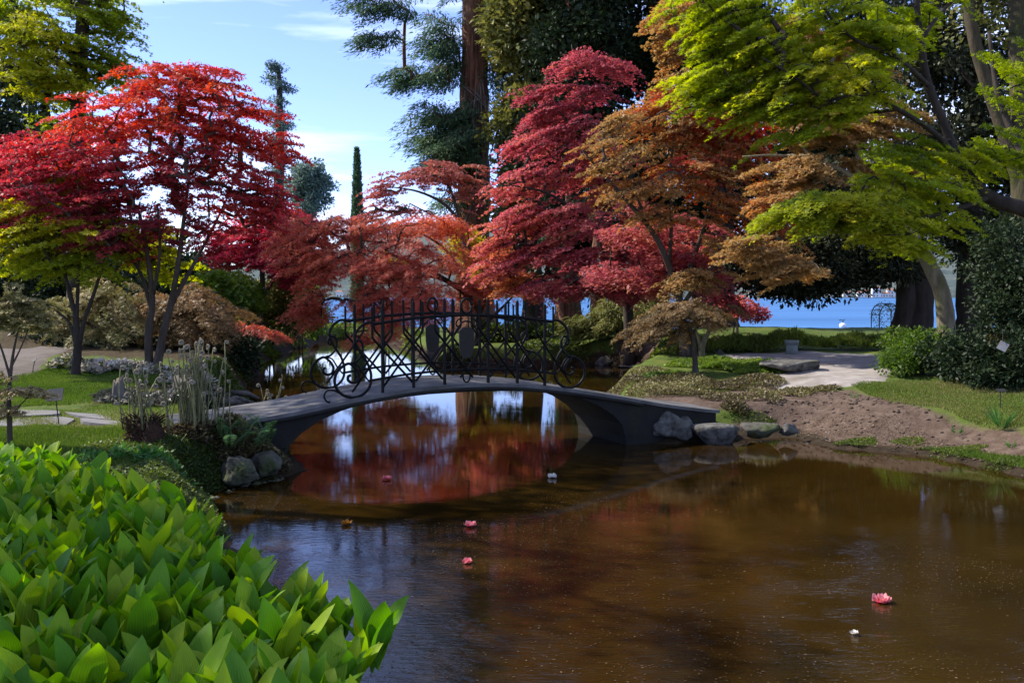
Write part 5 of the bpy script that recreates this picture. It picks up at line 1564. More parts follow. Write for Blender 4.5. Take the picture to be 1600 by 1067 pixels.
shrub('dark_shrub', 'big dark green bush at the right edge of the garden', 1560, 18.5, [(1588, 480, 66, 60, 18.5, 1.2, 52, .3), (1565, 430, 36, 60, 19, .8, 22, .3), (1590, 560, 60, 40, 17.8, .9, 36, .35), (1520, 560, 60, 30, 18.3, .9, 34, .3), (1620, 420, 60, 90, 18, 1.0, 30, .3), (1560, 585, 80, 16, 17.6, .6, 26, .3), (1560, 370, 40, 40, 19.6, .8, 14, .4)], dict(LS, L=.09, pr=.34, n=170), 'l_dark', seed=90)
shrub('spreading_shrub', 'fresh green low spreading bush at the right end of the gravel plaza', 1440, 19.4, [(1430, 560, 50, 26, 19.4, .7, 34, .22), (1400, 578, 26, 18, 19.4, .5, 16, .3), (1475, 570, 40, 24, 19, .6, 20, .1), (1420, 535, 40, 16, 20, .6, 14, .35), (1460, 540, 50, 24, 19.6, .7, 18, .25)], dict(LS, L=.07, pr=.24, n=170), 'l_green', seed=91)
shrub('rusty_shrub', 'dull rust tinted bush behind the white tag', 1575, 18.4, [(1572, 560, 36, 30, 17.9, .3, 16, .15), (1550, 550, 26, 24, 18, .3, 8, .3)], dict(LS, L=.06, pr=.2, n=110), 'l_bronze', seed=92)
# shrubs behind the gap, left lakeside hedge
shrub('clipped_bush', 'green bush on the lakeside lawn seen through the bridge railing', 790, 36, [(800, 520, 40, 14, 36, .9, 16, .4), (830, 528, 30, 9, 36, .8, 10, .3), (765, 520, 26, 16, 36, .8, 10, .35)], dict(LS, L=.14, pr=.35), 'l_cover', seed=93)

# ================================================================== GROUND PLANTS (stuff)
def scatter_cover(name, ells, n, L, m, kind='kite', wl=.6, tint=(.5, .18), up=.6, hgt=.12, label=None, mask=None):
    """ells: (x, y, rx, ry, weight, height); a low carpet of leaves"""
    Cs = []
    Ns = []
    tot = sum(e_[4] for e_ in ells)
    Tn = []
    for (x, y, rx, ry, wgt, h_) in ells:
        k = int(n * wgt / tot)
        r_ = np.sqrt(rng.random(k))
        a = rng.random(k) * 6.283
        r_ = r_ * (0.85 + .15 * np.sin(a * 3 + x) + .08 * np.sin(a * 7 + y))
        X = x + rx * r_ * np.cos(a)
        Y = y + ry * r_ * np.sin(a)
        d = sdist(X, Y, POND)
        dome = h_ * (1 - r_ ** 2 * .8) * (.75 + .35 * np.sin(X * 3.1 + 1.3 * Y) * np.sin(Y * 2.7 - X))
        Z = gh(X, Y) + dome * (.35 + .65 * rng.random(k) ** .5)
        ok = d > -.05
        Cs.append(np.stack([X, Y, Z], 1)[ok])
        Tn.append((tint[0] + .25 * np.sin(X * 1.9 + y) * np.sin(Y * 2.3))[ok])
    C = np.concatenate(Cs)
    T0 = np.concatenate(Tn)
    k = len(C)
    A = rng.normal(0, 1, (k, 3))
    A[:, 2] = np.abs(A[:, 2]) * up
    Nn = np.array([0, -.2, 1.0]) + rng.normal(0, .5, (k, 3))
    Ls = L * (.6 + .8 * rng.random(k))
    o_ = leaf_obj(name, (C, A, Nn, Ls, Ls * wl, T0 + rng.normal(0, tint[1], k), kind), m)
    return tag(o_, kind='stuff')


def E_(px, py, rpx, rpy_m, wgt, h_):
    p = GG(px, py)
    return (p[0], p[1], rpx * p[1] / F, rpy_m, wgt, h_)


scatter_cover('green_ground_cover', [E_(905, 545, 70, 2.2, 3, .35), E_(950, 540, 60, 2.4, 3, .3), E_(890, 525, 60, 2.0, 2, .5), E_(1000, 556, 80, 1.4, 3, .2), E_(1060, 540, 60, 2.0, 2, .2), E_(850, 555, 50, 1.2, 1.5, .2), E_(700, 555, 50, 2.0, 2, .25), E_(770, 560, 50, 1.0, 1.5, .15), E_(1150, 540, 60, 2.0, 1.5, .15)], 26000, .10, M['l_cover'], tint=(.5, .2))
scatter_cover('bright_ground_cover', [E_(1150, 573, 60, 1.0, 3, .22), E_(1100, 570, 60, 1.0, 2.4, .2), E_(1190, 580, 40, .8, 1.6, .22), E_(1040, 590, 50, .8, 1.4, .14), E_(910, 530, 50, 1.2, 1.6, .4)], 17000, .06, M['l_green'], tint=(.62, .2), kind='tri', wl=.45)
scatter_cover('lakeside_ground_cover', [E_(1180, 505, 60, 2.4, 3, .55), E_(1240, 512, 60, 2.2, 2.4, .4), E_(1290, 517, 50, 1.6, 1.4, .22), E_(1400, 520, 50, 1.6, 1.2, .2), E_(1130, 500, 40, 2.0, 1, .5)], 14000, .13, M['l_green'], tint=(.6, .2))
scatter_cover('heather_bed', [E_(1010, 612, 46, .7, 1.8, .22), E_(1090, 608, 70, .8, 3, .28), E_(1160, 606, 60, .8, 2.4, .25), E_(1050, 598, 60, .6, 1.6, .22), E_(1200, 600, 30, .6, .9, .2), E_(970, 608, 30, .7, .9, .16), E_(1190, 620, 34, .5, .9, .13), E_(1150, 634, 24, .3, .8, .10), E_(1240, 614, 40, .35, .7, .10), E_(1290, 609, 30, .25, .4, .08), E_(1060, 618, 80, .5, 1.6, .14), E_(1130, 624, 40, .4, .8, .12), E_(985, 598, 40, .9, 1.6, .14), E_(1010, 585, 40, .9, 1.2, .12), E_(960, 612, 40, .8, 1.0, .12)], 24000, .045, M['l_mixed'], tint=(.5, .25))
scatter_cover('lakeside_hedge', [(x_, 26.7 + .1 * math.sin(x_), .55, .5, 1, .55) for x_ in np.arange(5.0, 10.9, .55)], 20000, .13, M['l_cover'], wl=.16, tint=(.72, .16), up=2.6)
scatter_cover('pale_flower_bed', [E_(105, 570, 26, .5, 1, .18), E_(150, 574, 34, .5, 1.4, .2), E_(195, 578, 36, .5, 1.4, .2), E_(240, 584, 36, .5, 1.4, .2), E_(285, 592, 36, .5, 1.2, .18), E_(320, 596, 24, .5, .8, .16)], 4200, .10, M['l_flower'], wl=.8, tint=(.55, .28))
scatter_cover('silvery_ground_cover', [E_(190, 626, 46, .6, 1.2, .16), E_(260, 628, 50, .7, 1.4, .2), E_(320, 630, 50, .8, 1.6, .2), E_(365, 638, 30, .6, .8, .14), E_(300, 612, 40, .6, 1.0, .2)], 6500, .085, M['l_grey'], wl=.6, tint=(.45, .25))
scatter_cover('left_bank_moss', [E_(330, 735, 40, .5, 1.6, .12), E_(300, 750, 40, .5, 1.6, .14), E_(350, 700, 60, .6, 1.6, .1), E_(280, 690, 70, .5, 1.4, .12), E_(400, 690, 40, .4, 1, .12), E_(330, 762, 40, .3, 1.2, .1), E_(390, 715, 60, .5, 2.2, .12), E_(430, 700, 30, .4, 1.4, .12), E_(370, 745, 50, .3, 1.4, .1), E_(300, 775, 40, .5, 1.6, .14), E_(340, 785, 30, .4, 1.2, .12)], 15000, .035, M['l_cover'], tint=(.35, .2))
scatter_cover('left_bank_weeds', [E_(240, 715, 40, .35, 1, .08), E_(190, 712, 30, .3, .6, .07), E_(270, 735, 36, .3, 1, .08), E_(140, 718, 30, .3, .5, .06)], 900, .08, M['l_fern'], tint=(.55, .2), wl=.45)
scatter_cover('far_lawn_plants', [E_(540, 522, 50, 2.5, 2, .15), E_(480, 528, 40, 2.0, 1.4, .25), E_(420, 552, 26, 1.4, 1, .08), E_(400, 566, 20, 1.2, .8, .1), E_(600, 528, 40, 2.0, 1, .2), E_(640, 540, 30, 1.4, .8, .2)], 9000, .14, M['l_green'], tint=(.6, .2), wl=.35)


def grass_patch(name, pts, n, hgt, m, avoid=None, bw=.008, tint=(.5, .2)):
    pts = np.array([p[:2] for p in pts])
    lo, hi_ = pts.min(0), pts.max(0)
    X = rng.uniform(lo[0], hi_[0], n * 3)
    Y = rng.uniform(lo[1], hi_[1], n * 3)
    ok = sdist(X, Y, pts) < 0
    ok &= sdist(X, Y, POND) > .12
    ok &= (np.sin(X * 2.3 + 1.7 * np.sin(Y * 1.9)) * np.sin(Y * 3.1 + X) + rng.normal(0, .6, len(X))) > -.75
    X, Y = X[ok][:n], Y[ok][:n]
    k = len(X)
    C = np.stack([X, Y, gh(X, Y) - .005], 1)
    a = rng.random(k) * 6.283
    ln = rng.random(k) * .6
    A = np.stack([np.cos(a) * ln, np.sin(a) * ln, np.ones(k)], 1)
    Nn = np.stack([-np.sin(a * 3.3), np.cos(a * 3.3), .2 * np.ones(k)], 1)
    L = hgt * (.5 + rng.random(k))
    return tag(leaf_obj(name, (C, A, Nn, L, np.full(k, bw), tint[0] + .2 * np.sin(X * 1.3) * np.sin(Y * 1.7) + rng.normal(0, tint[1], k), 'kite'), m), kind='stuff')


grass_patch('lawn_grass', [GG(-120, 668), GG(60, 666), GG(215, 668), GG(300, 690), GG(320, 740), GG(250, 745), GG(160, 735), GG(60, 705), GG(-120, 700)], 52000, .045, M['l_grass'])
grass_patch('far_lawn_grass', [GG(-60, 636), GG(140, 630), GG(180, 606), GG(330, 606), GG(345, 592), GG(260, 585), GG(130, 562), GG(60, 580), GG(-60, 600)], 60000, .04, M['l_grass'], bw=.012, tint=(.42, .14))
grass_patch('right_lawn_grass', [GG(1330, 602), GG(1400, 596), GG(1500, 590), GG(1650, 592), GG(1650, 660), GG(1560, 668), GG(1460, 646), GG(1390, 628)], 60000, .035, M['l_grass'], bw=.011, tint=(.74, .24))
scatter_cover('bridge_foot_heather', [(-3.35, 12.45, .55, .30, 2, .42), (-3.9, 12.2, .6, .35, 1.4, .25), (-3.0, 12.55, .25, .2, .8, .4)], 6000, .045, M['l_mixed'], tint=(.35, .22))
grass_patch('verge_grass', [GG(-60, 668), GG(230, 668), GG(340, 664), GG(390, 640), GG(330, 612), GG(200, 606), GG(120, 640), GG(-60, 642)], 26000, .03, M['l_grass'], bw=.009, tint=(.7, .22))
scatter_cover('left_bank_creeper', [(-3.5, 10.6, .9, .8, 2, .10), (-3.0, 9.7, .6, .6, 1.6, .10), (-4.3, 10.3, .9, .6, 1.2, .08), (-3.3, 11.6, .7, .5, 1.4, .10), (-4.4, 11.7, .9, .6, 1.2, .08)], 14000, .035, M['l_cover'], tint=(.42, .22))
scatter_cover('left_undergrowth', [E_(352, 592, 40, 1.0, 2, .3), E_(372, 576, 36, 1.4, 2, .3), E_(335, 575, 40, 1.2, 1.6, .25), E_(395, 560, 26, 1.6, 1.2, .2), E_(365, 612, 30, .8, 1.2, .2)], 11000, .075, M['l_cover'], tint=(.35, .22))
scatter_cover('right_bank_moss', [E_(1340, 692, 40, .22, 1, .03), E_(1490, 708, 60, .3, 1.4, .05), E_(1560, 728, 50, .25, 1.2, .05), E_(1180, 640, 50, .25, 1, .06), E_(1420, 690, 30, .2, .5, .03)], 7000, .028, M['l_cover'], tint=(.5, .2))
grass_patch('bank_grass', [GG(1420, 705), GG(1480, 700), GG(1560, 712), GG(1640, 720), GG(1640, 745), GG(1560, 735), GG(1480, 718)], 9000, .05, M['l_grass'], bw=.008, tint=(.5, .15))

# fallen petals and litter on soil, lawn, and water
def litter_patch(name, pts, n, L, m, water=False, tint=(.6, .3)):
    pts = np.array([p[:2] for p in pts])
    lo, hi_ = pts.min(0), pts.max(0)
    X = rng.uniform(lo[0], hi_[0], n * 4)
    Y = rng.uniform(lo[1], hi_[1], n * 4)
    ok = sdist(X, Y, pts) < 0
    sd_ = sdist(X, Y, POND)
    ok &= (sd_ < -.1) if water else (sd_ > .1)
    if water:
        ok &= (np.sin(X * 1.3 + 2 * np.sin(Y * .9)) + np.sin(Y * 2.3 + X * .7) + rng.normal(0, .8, len(X))) > -.1
    X, Y = X[ok][:n], Y[ok][:n]
    k = len(X)
    Z = np.full(k, .004) if water else gh(X, Y) + .012
    A = rng.normal(0, 1, (k, 3))
    A[:, 2] = 0
    Nn = np.array([0, 0, 1.0]) + rng.normal(0, .08 if water else .3, (k, 3))
    Ls = L * (.4 + 1.0 * rng.random(k))
    return tag(leaf_obj(name, (np.stack([X, Y, Z], 1), A, Nn, Ls, Ls * .55, tint[0] + rng.normal(0, tint[1], k), 'kite'), m), kind='stuff')


litter_patch('soil_litter', [G(1120, 655, .4), G(1260, 612, .7), G(1400, 620, .7), G(1640, 668, .6), G(1640, 742, .1), G(1400, 708, 0), G(1230, 690, 0)], 3200, .028, M['l_litter'])
litter_patch('lawn_litter', [GG(-60, 668), GG(215, 668), GG(330, 690), GG(320, 745), GG(160, 735), GG(-60, 700)], 900, .035, M['l_litter'])
litter_patch('right_lawn_litter', [GG(1330, 602), GG(1500, 592), GG(1650, 594), GG(1650, 660), GG(1390, 618)], 150, .035, M['petal_white'])
litter_patch('floating_debris', [G(330, 770), G(560, 780), G(900, 760), G(1500, 860), G(1640, 900), G(1700, 1120), G(560, 1120), G(560, 900)], 4600, .017, M['l_litter'], True, (.22, .22))

def pebbles(name, pts, n, smin, smax, m, seed):
    import bmesh
    bm = bmesh.new()
    bmesh.ops.create_icosphere(bm, subdivisions=1, radius=1.0)
    bv = np.array([v.co for v in bm.verts])
    bf = np.array([[v.index for v in f.verts] for f in bm.faces])
    bm.free()
    r_ = np.random.default_rng(seed)
    pts = np.array([p[:2] for p in pts])
    lo, hi_ = pts.min(0), pts.max(0)
    X, Y = r_.uniform(lo[0], hi_[0], n * 6), r_.uniform(lo[1], hi_[1], n * 6)
    ok = sdist(X, Y, pts) < 0
    X, Y = X[ok][:n], Y[ok][:n]
    Z = np.maximum(gh(X, Y), -.02)
    Vs, Fs = [], []
    for i in range(len(X)):
        s_ = smin + (smax - smin) * r_.random() ** 3
        sc = s_ * np.array([r_.uniform(.8, 1.4), r_.uniform(.7, 1.2), r_.uniform(.4, .75)])
        a = r_.uniform(0, 6.28)
        q = bv * (1 + r_.uniform(-.22, .22, (len(bv), 1))) * sc
        q = np.stack([q[:, 0] * math.cos(a) - q[:, 1] * math.sin(a), q[:, 0] * math.sin(a) + q[:, 1] * math.cos(a), q[:, 2]], 1)
        Vs.append(q + np.array([X[i], Y[i], Z[i] + .1 * s_]))
        Fs.append(bf + i * len(bv))
    me = np_mesh(name, np.concatenate(Vs), np.concatenate(Fs).ravel(), 3)
    return tag(link(name, me, None, m), kind='stuff')


pebbles('bank_pebbles', [G(1120, 694, 0), G(1235, 688, 0), G(1300, 706, 0), G(1450, 718, 0), G(1620, 752, 0), GG(1640, 728), GG(1470, 698), GG(1300, 688), GG(1240, 672), GG(1130, 672)], 170, .008, .045, M['rock_mossy'], 4)
pebbles('soil_clods', [GG(1130, 650), GG(1240, 618), GG(1330, 612), GG(1440, 645), GG(1600, 690), GG(1640, 735), GG(1400, 700), GG(1240, 672)], 900, .006, .035, M['soil_clod'], 5)
pebbles('left_bank_stones', [GG(300, 775), GG(380, 748), GG(440, 735), G(448, 748, 0), G(380, 762, 0), G(312, 782, 0)], 160, .01, .07, M['rock_mossy'], 6)

# grass tufts on the right bank
def tuft(label, px, py, n, h_, group):
    b_ = GG(px, py)
    e_ = empty('grass_tuft', b_, 0, label, 'grass tuft', group)
    a = rng.random(n) * 6.283
    ln = .2 + rng.random(n) * .8
    A = np.stack([np.cos(a) * ln, np.sin(a) * ln, np.ones(n)], 1)
    C = np.stack([np.cos(a) * .03, np.sin(a) * .03, np.zeros(n)], 1)
    L = h_ * (.5 + .7 * rng.random(n))
    leaf_obj('blades', (C, A, np.stack([-np.sin(a), np.cos(a), .4 + 0 * a], 1), L, np.full(n, .014), .4 + .4 * rng.random(n), 'kite'), M['l_fern'], e_)


tuft('tall tuft of grass right below the small black plant label', 1565, 668, 70, .34, 'grass tufts on the right bank')
tuft('small weed tuft in the middle of the bare soil slope', 1496, 678, 18, .16, 'grass tufts on the right bank')
tuft('little weed on the soil close to the water at the right', 1580, 700, 16, .14, 'grass tufts on the right bank')
tuft('low weed beside the soil edge near the plaza', 1335, 622, 14, .12, 'grass tufts on the right bank')

# ================================================================== STUMPS
def stump(label, px, py, h_, r_, sd):
    b_ = GG(px, py)
    e_ = empty('tree_stump', b_, 0, label, 'stump')
    rr_ = random.Random(sd)
    q_ = MB()
    n_ = 16
    prof = [(1.5, -.05), (1.15, .08), (.9, .3), (.8, .6), (.72, .85)]
    vs_ = []
    jag = [rr_.uniform(.7, 1.25) for _ in range(n_)]
    for i, (a_, z_) in enumerate(prof):
        for k in range(n_):
            an_ = 2 * math.pi * k / n_
            ra_ = r_ * a_ * (1 + .18 * math.sin(3 * an_ + sd) + rr_.uniform(-.07, .07))
            vs_.append((ra_ * math.cos(an_), ra_ * math.sin(an_), h_ * z_ * (jag[k] if i == len(prof) - 1 else 1)))
    vs_.append((0, 0, h_ * .6))
    fs_ = [(i * n_ + k, i * n_ + (k + 1) % n_, (i + 1) * n_ + (k + 1) % n_, (i + 1) * n_ + k) for i in range(len(prof) - 1) for k in range(n_)]
    fs_ += [((len(prof) - 1) * n_ + k, (len(prof) - 1) * n_ + (k + 1) % n_, len(vs_) - 1) for k in range(n_)]
    q_.add(vs_, fs_)
    q_.build('bole', M['wood_grey'], e_, True)
    for k in range(4):
        q_ = MB()
        an_ = rr_.uniform(0, 6.28)
        q_.tube([(math.cos(an_) * r_ * .6, math.sin(an_) * r_ * .6, .1), (math.cos(an_) * r_ * 1.6, math.sin(an_) * r_ * 1.6, .03), (math.cos(an_ + .3) * r_ * 2.4, math.sin(an_ + .3) * r_ * 2.4, -.03)], [.06, .045, .02], 6, True, .15)
        q_.build('root', M['wood_grey'], e_, True)


stump('jagged pale brown stump in the ground cover by the left lawn', 186, 628, .42, .11, 2)
stump('dark rounded stump behind the fern stems', 289, 616, .36, .22, 5)
LOGS = ('topmost grey log of the pile left of the bridge', 'lowest thin grey log of the pile left of the bridge', 'grey log nearest the water in the pile left of the bridge', 'stubby grey log at the left side of the pile by the bridge')
for k, (x0, y0, x1, y1) in enumerate([(345, 628, 398, 634), (340, 636, 385, 640), (360, 622, 405, 632), (350, 642, 380, 636)]):
    a, b = GG(x0, y0), GG(x1, y1)
    q = MB()
    off = np.array([0, 0, .05 + .04 * k])
    mid = (a + b) / 2
    q.tube([a - mid, (b - a) * .1 + np.array([0, 0, .05]), b - mid], [.05, .06, .03], 7, True, .2)
    o = q.build('driftwood', M['wood_grey'], None, True)
    o.location = [float(v) for v in mid + off]
    tag(o, LOGS[k], 'driftwood', 'logs piled by the pond')

# ================================================================== TREE FERN CROZIERS
def frond_meshes(seed, h_):
    r_ = random.Random(seed)
    lean = r_.uniform(-.16, .16)
    pts = [(lean * t * t * h_, .04 * math.sin(t * 2 + seed), h_ * t) for t in np.linspace(0, 1, 7)]
    q_ = MB()
    q_.tube(pts, [.011 - .0045 * t for t in np.linspace(0, 1, 7)], 5)
    stem = q_.mesh('frond_stem', True)
    x0, y0, z0 = pts[-1]
    rad_ = r_.uniform(.014, .028)
    sp_ = []
    for i in range(22):
        t = i / 21
        ra_ = rad_ * (1 - .75 * t)
        an_ = math.pi - t * 2.6 * math.pi
        sp_.append((x0 + rad_ + ra_ * math.cos(an_), y0, z0 + ra_ * math.sin(an_) + .0))
    q_ = MB()
    q_.tube(sp_, [.006 + .005 * math.sin(math.pi * min(1, i / 21 * 1.1)) for i in range(22)], 6, True, .25)
    # chaffy scales
    for i in range(2, 22, 1):
        for k in range(2):
            p = np.array(sp_[i])
            d = unit(np.array([r_.gauss(0, 1), r_.gauss(0, 1), r_.gauss(0, 1)]))
            q_.add([p, p + d * .013 + np.array([0, .004, 0]), p + d * .012 + np.array([.006, 0, 0])], [(0, 1, 2)])
    curl = q_.mesh('crozier', True)
    return stem, curl


FR = [frond_meshes(k, 1.0) for k in range(9)]
for st_, cu_ in FR:
    st_.materials.append(M['fern_stem'])
    cu_.materials.append(M['fern_fuzz'])


def fern_clump(label, px, py, n, hmin, hmax, spread, rootr):
    b_ = GG(px, py)
    e_ = empty('royal_fern', b_, 0, label, 'fern', 'ferns with tall unrolling croziers')
    q_ = MB()
    rr_ = random.Random(int(px))
    for k in range(5):
        cx_, cy_ = rr_.uniform(-1, 1) * rootr * .8, rr_.uniform(-.6, .6) * rootr
        prof = [(rootr * .72, -.05), (rootr * .66, .08), (rootr * .5, .17), (rootr * .22, .24)]
        vs_ = []
        for (a_, z_) in prof:
            for i in range(12):
                an_ = 2 * math.pi * i / 12
                f_ = 1 + rr_.uniform(-.2, .2)
                vs_.append((cx_ + a_ * f_ * math.cos(an_), cy_ + a_ * f_ * math.sin(an_), z_ * rr_.uniform(.85, 1.15)))
        fs_ = [(i * 12 + k2, i * 12 + (k2 + 1) % 12, (i + 1) * 12 + (k2 + 1) % 12, (i + 1) * 12 + k2) for i in range(3) for k2 in range(12)] + [tuple(36 + i for i in range(12))]
        q_.add(vs_, fs_)
    for k in range(260):
        an_ = rr_.uniform(0, 6.283)
        rr2 = rootr * rr_.uniform(.5, 1.5)
        z_ = rr_.uniform(0, .3)
        p = np.array([rr2 * math.cos(an_), rr2 * math.sin(an_) * .8, z_])
        q_.tube([p * np.array([.8, .8, 1]), p + np.array([math.cos(an_) * .05, math.sin(an_) * .05, rr_.uniform(-.10, .09)])], [.012, .003], 3, False)
    q_.build('root_crown', M['fern_root'], e_, True)
    for k in range(n):
        h_ = hmin * .7 + (hmax - hmin * .7) * rr_.random() ** .9
        stm, cur = FR[rr_.randrange(len(FR))]
        g_ = rr_.gauss(0, spread)
        o_ = bpy.data.objects.new('frond_stem', stm)
        COL.objects.link(o_)
        o_.parent = e_
        o_.location = (g_, rr_.gauss(0, spread * .6), .14)
        wd = rr_.uniform(.8, 1.15)
        o_.scale = (wd, wd, h_)
        o_.rotation_euler = (rr_.uniform(-.05, .05), g_ / spread * .05 + rr_.uniform(-.05, .05), rr_.uniform(-.8, .8) + (math.pi if rr_.random() < .4 else 0))
        c_ = bpy.data.objects.new('crozier', cur)
        COL.objects.link(c_)
        c_.parent = o_
        sc = rr_.uniform(.8, 1.4)
        # keep the curl round although the stem is stretched
        tip = np.array(stm.vertices[30].co)
        c_.scale = (sc, sc, sc / h_)
        c_.location = (tip[0] * (1 - sc), 0, 1.0 * (1 - sc / h_))


fern_clump('fern clump of fuzzy croziers, leftmost of the three behind the lily bed', 226, 688, 26, .36, .80, .10, .17)
fern_clump('tallest fern clump with dense straight croziers in the middle of the left bank', 306, 700, 76, .60, 1.22, .15, .22)
fern_clump('thin fern clump right beside the left end of the bridge', 432, 690, 16, .38, .85, .10, .13)

# leafy fern by the bridge
b_ = GG(385, 700)
e_ = empty('leafy_fern', b_, 0, 'fresh green leafy fern on the mossy bank below the thin fern clump', 'fern')
rr_ = random.Random(4)
fm = []
for v_ in range(3):
    n_ = 22
    Cq, Aq, Nq, Lq = [], [], [], []
    for i in range(n_):
        t = i / (n_ - 1)
        x_ = .42 * t
        z_ = .26 * math.sin(t * 2.0) * (1 - .1 * v_)
        for sg in (-1, 1):
            Cq.append((x_, 0, z_))
            Aq.append((.5, sg, .1 - .4 * t))
            Nq.append((.2, .1 * sg, 1))
            Lq.append(.10 * math.sin(math.pi * (.12 + .86 * t)))
    Vv, Ff, fs_, tv = leaf_verts(np.array(Cq), np.array(Aq, float), np.array(Nq, float), np.array(Lq), np.array(Lq) * .42, rng.random(len(Cq)), 'kite')
    me = np_mesh('frond', Vv, Ff, fs_, False, {'tint': tv})
    me.materials.append(M['l_fern'])
    fm.append(me)
for k in range(20):
    o_ = bpy.data.objects.new('frond', fm[k % 3])
    COL.objects.link(o_)
    o_.parent = e_
    o_.location = (rr_.uniform(-.28, .28), rr_.uniform(-.15, .15), rr_.uniform(.0, .12))
    s_ = rr_.uniform(.55, 1.0)
    o_.scale = (s_, s_, s_)
    o_.rotation_euler = (0, rr_.uniform(-.5, .1), rr_.uniform(0, 6.283))

# ================================================================== FLOATING FLOWERS
def petal_mesh(L, W, cup, seed):
    r_ = random.Random(seed)
    vs_, tv = [], []
    nu, nv = 4, 5
    for j in range(nv + 1):
        t = j / nv
        w_ = W * math.sin(math.pi * (.10 + .70 * t)) ** .7
        for i in range(nu + 1):
            s_ = i / nu * 2 - 1
            x_ = L * (t - .14 * s_ * s_ * t)
            z_ = cup * L * t * t + .35 * W * s_ * s_ * t + r_.uniform(-.06, .06) * L * t
            vs_.append((x_, s_ * w_ * .5, z_))
            tv.append(.35 + .5 * t + r_.uniform(-.15, .15))
    idx = []
    for j in range(nv):
        for i in range(nu):
            a = j * (nu + 1) + i
            idx += [a, a + 1, a + nu + 2, a + nu + 1]
    return np_mesh('petal', np.array(vs_), np.array(idx), 4, True, {'tint': np.clip(tv, 0, 1)})


def flower(label, px, py, size, m, petals, seed, cat='flower', group='blossoms floating on the pond'):
    b_ = G(px, py, 0.004)
    r_ = random.Random(seed)
    e_ = empty('floating_flower', b_, r_.uniform(0, 6), label, cat, group)
    for ring, (nn_, cup_, sc_) in enumerate(((petals, .10, 1.0), (max(3, petals - 1), .35, .72), (3, .8, .45))):
        me = petal_mesh(size * .5 * sc_, size * .8 * sc_, cup_, seed + ring)
        me.materials.append(m)
        for k in range(nn_):
            o_ = bpy.data.objects.new('petal', me)
            COL.objects.link(o_)
            o_.parent = e_
            o_.rotation_euler = (r_.uniform(-.2, .2), r_.uniform(-.2, .15), k * 6.283 / nn_ + ring * .5 + r_.uniform(-.2, .2))
            o_.location = (0, 0, .006 + .004 * ring)
            s_ = r_.uniform(.8, 1.15)
            o_.scale = (s_, s_, s_)
    q_ = MB()
    q_.lathe([(size * .05, .005), (size * .07, size * .12), (size * .03, size * .2)], n=8)
    q_.build('stamens', M['stamen'], e_)


flower('large pink camellia floating alone on the right side of the pond', 1378, 940, .135, M['petal'], 6, 1)
flower('pink camellia farther out, left of the bridge shadow', 735, 822, .12, M['petal'], 6, 2)
flower('small deep red camellia nearest the lily leaves', 730, 879, .085, M['petal'], 5, 3)
flower('red camellia floating under the bridge arch', 604, 749, .12, M['petal'], 5, 4)
flower('white blossom floating in the dark reflection of the bridge', 863, 746, .115, M['petal_white'], 6, 5)
flower('withered orange blossom in the blue reflection near the lily bed', 542, 819, .10, M['petal_orange'], 5, 6)
flower('faded cream petals floating below the large pink camellia', 1335, 991, .06, M['petal_white'], 3, 7)

# ================================================================== FOREGROUND LILY BED
def lily_leaf(L, W, th0, curl, fold, wav, seed):
    r_ = random.Random(seed)
    nu, nv = 6, 11
    vs_, uv_ = [], []
    # midline, starting almost upright and arching outward (+x)
    x_ = z_ = 0.0
    ang = th0
    mid = []
    for j in range(nv + 1):
        t = j / nv
        mid.append((x_, z_, ang))
        ds = L / nv
        x_ += math.sin(ang) * ds
        z_ += math.cos(ang) * ds
        ang += curl * (.25 + 1.5 * t * t) / nv
    ph = r_.uniform(0, 6)
    tw = r_.uniform(-.35, .35)
    for j, (mx_, mz_, a_) in enumerate(mid):
        t = j / nv
        w_ = W * (.12 + .88 * ss((t - .0) / .40)) * max(0.0, 1 - max(0.0, (t - .46) / .54) ** 1.95)
        w_ = max(w_, .0008)
        fo = fold * (1 - .75 * t)
        for i in range(nu + 1):
            s_ = i / nu * 2 - 1
            y_ = s_ * w_ * .5 * math.cos(fo)
            up_ = abs(s_) ** 1.4 * w_ * .5 * math.sin(fo) + wav * w_ * math.sin(t * 9 + ph + (1.7 if s_ > 0 else 0)) * s_ * s_ * .5
            ct, st2 = math.cos(tw * t), math.sin(tw * t)
            y2 = y_ * ct - up_ * st2
            u2 = y_ * st2 + up_ * ct
            # leaf normal points back towards the plant's axis
            vs_.append((mx_ - math.cos(a_) * u2, y2, mz_ + math.sin(a_) * u2))
            uv_.append((i / nu, t))
    idx = []
    for j in range(nv):
        for i in range(nu):
            a = j * (nu + 1) + i
            idx += [a, a + 1, a + nu + 2, a + nu + 1]
    me = np_mesh('leaf', np.array(vs_), np.array(idx), 4, True)
    ul = me.uv_layers.new(name='UVMap')
    lv = np.zeros(len(me.loops), dtype=np.int32)
    me.loops.foreach_get('vertex_index', lv)
    ul.data.foreach_set('uv', np.array(uv_, dtype=np.float32)[lv].ravel())
    me.materials.append(M['lily'])
    return me


LV = []
for k in range(22):
    r_ = random.Random(100 + k)
    LV.append(lily_leaf(r_.uniform(.29, .385), r_.uniform(.125, .18), r_.uniform(.0, .14), r_.uniform(.2, 1.5), r_.uniform(.15, .65), r_.uniform(.03, .14), k))

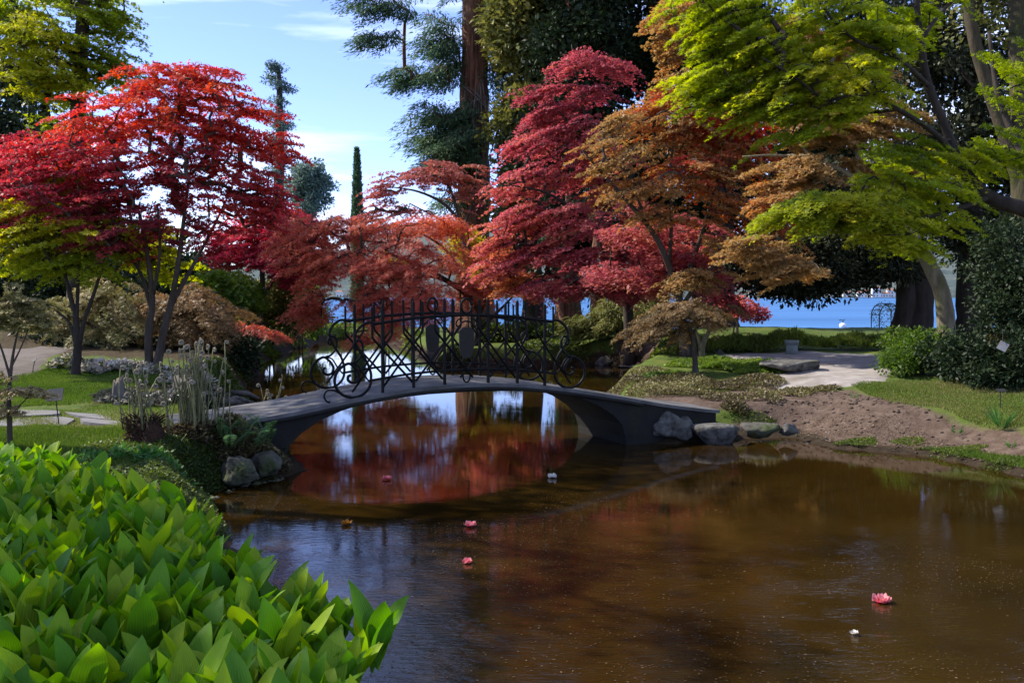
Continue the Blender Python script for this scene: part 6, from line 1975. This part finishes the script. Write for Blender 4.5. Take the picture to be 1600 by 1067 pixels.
bed = np.array([q[:2] for q in (G(-140, 700, .75), G(-20, 702, .75), G(70, 712, .75), G(150, 742, .75), G(230, 768, .75), G(300, 795, .72), G(375, 850, .7), G(440, 885, .7), G(520, 895, .7), G(578, 920, .7), G(610, 965, .7), G(616, 1080, .7), G(590, 1260, .7), G(-60, 1300, .7), G(-160, 1000, .75))])
lo, hi_ = bed.min(0), bed.max(0)
pts = []
tries = 0
rl = random.Random(77)
while len(pts) < 296 and tries < 60000:
    tries += 1
    x_ = rl.uniform(lo[0], hi_[0])
    y_ = rl.uniform(lo[1], hi_[1])
    md = .17 if tries < 30000 else .135
    if any((x_ - a) ** 2 + (y_ - b) ** 2 < md ** 2 for a, b in pts):
        continue
    pts.append((x_, y_))
pa = np.array(pts)
pa = pa[sdist(pa[:, 0], pa[:, 1], bed) < 0]
while len(pa) < 296 and tries < 400000:
    x_ = rl.uniform(lo[0], hi_[0])
    y_ = rl.uniform(lo[1], hi_[1])
    tries += 1
    if sdist(np.array([x_]), np.array([y_]), bed)[0] > 0:
        continue
    if np.min((pa[:, 0] - x_) ** 2 + (pa[:, 1] - y_) ** 2) < .13 ** 2:
        continue
    pa = np.vstack([pa, [x_, y_]])
PZ = gh(pa[:, 0], pa[:, 1])
for (x_, y_), z_ in zip(pa, PZ):
    z_ = max(float(z_), .30)
    e_ = empty('lily_plant', (x_, y_, z_), rl.uniform(0, 6.283), 'broad leaved green lily plant in the dense foreground bed', 'plant', 'lily plants in the foreground bed')
    nl = rl.randint(6, 8)
    s0_ = rl.uniform(.85, 1.15)
    for k in range(nl):
        o_ = bpy.data.objects.new('leaf', LV[rl.randrange(len(LV))])
        COL.objects.link(o_)
        o_.parent = e_
        a = k * 2.4 + rl.uniform(-.5, .5)
        o_.location = (.03 * math.cos(a), .03 * math.sin(a), rl.uniform(-.02, .06))
        o_.rotation_euler = (rl.uniform(-.15, .15), rl.uniform(-.05, .34), a)
        s_ = s0_ * rl.uniform(.75, 1.12)
        o_.scale = (s_, s_, s_)
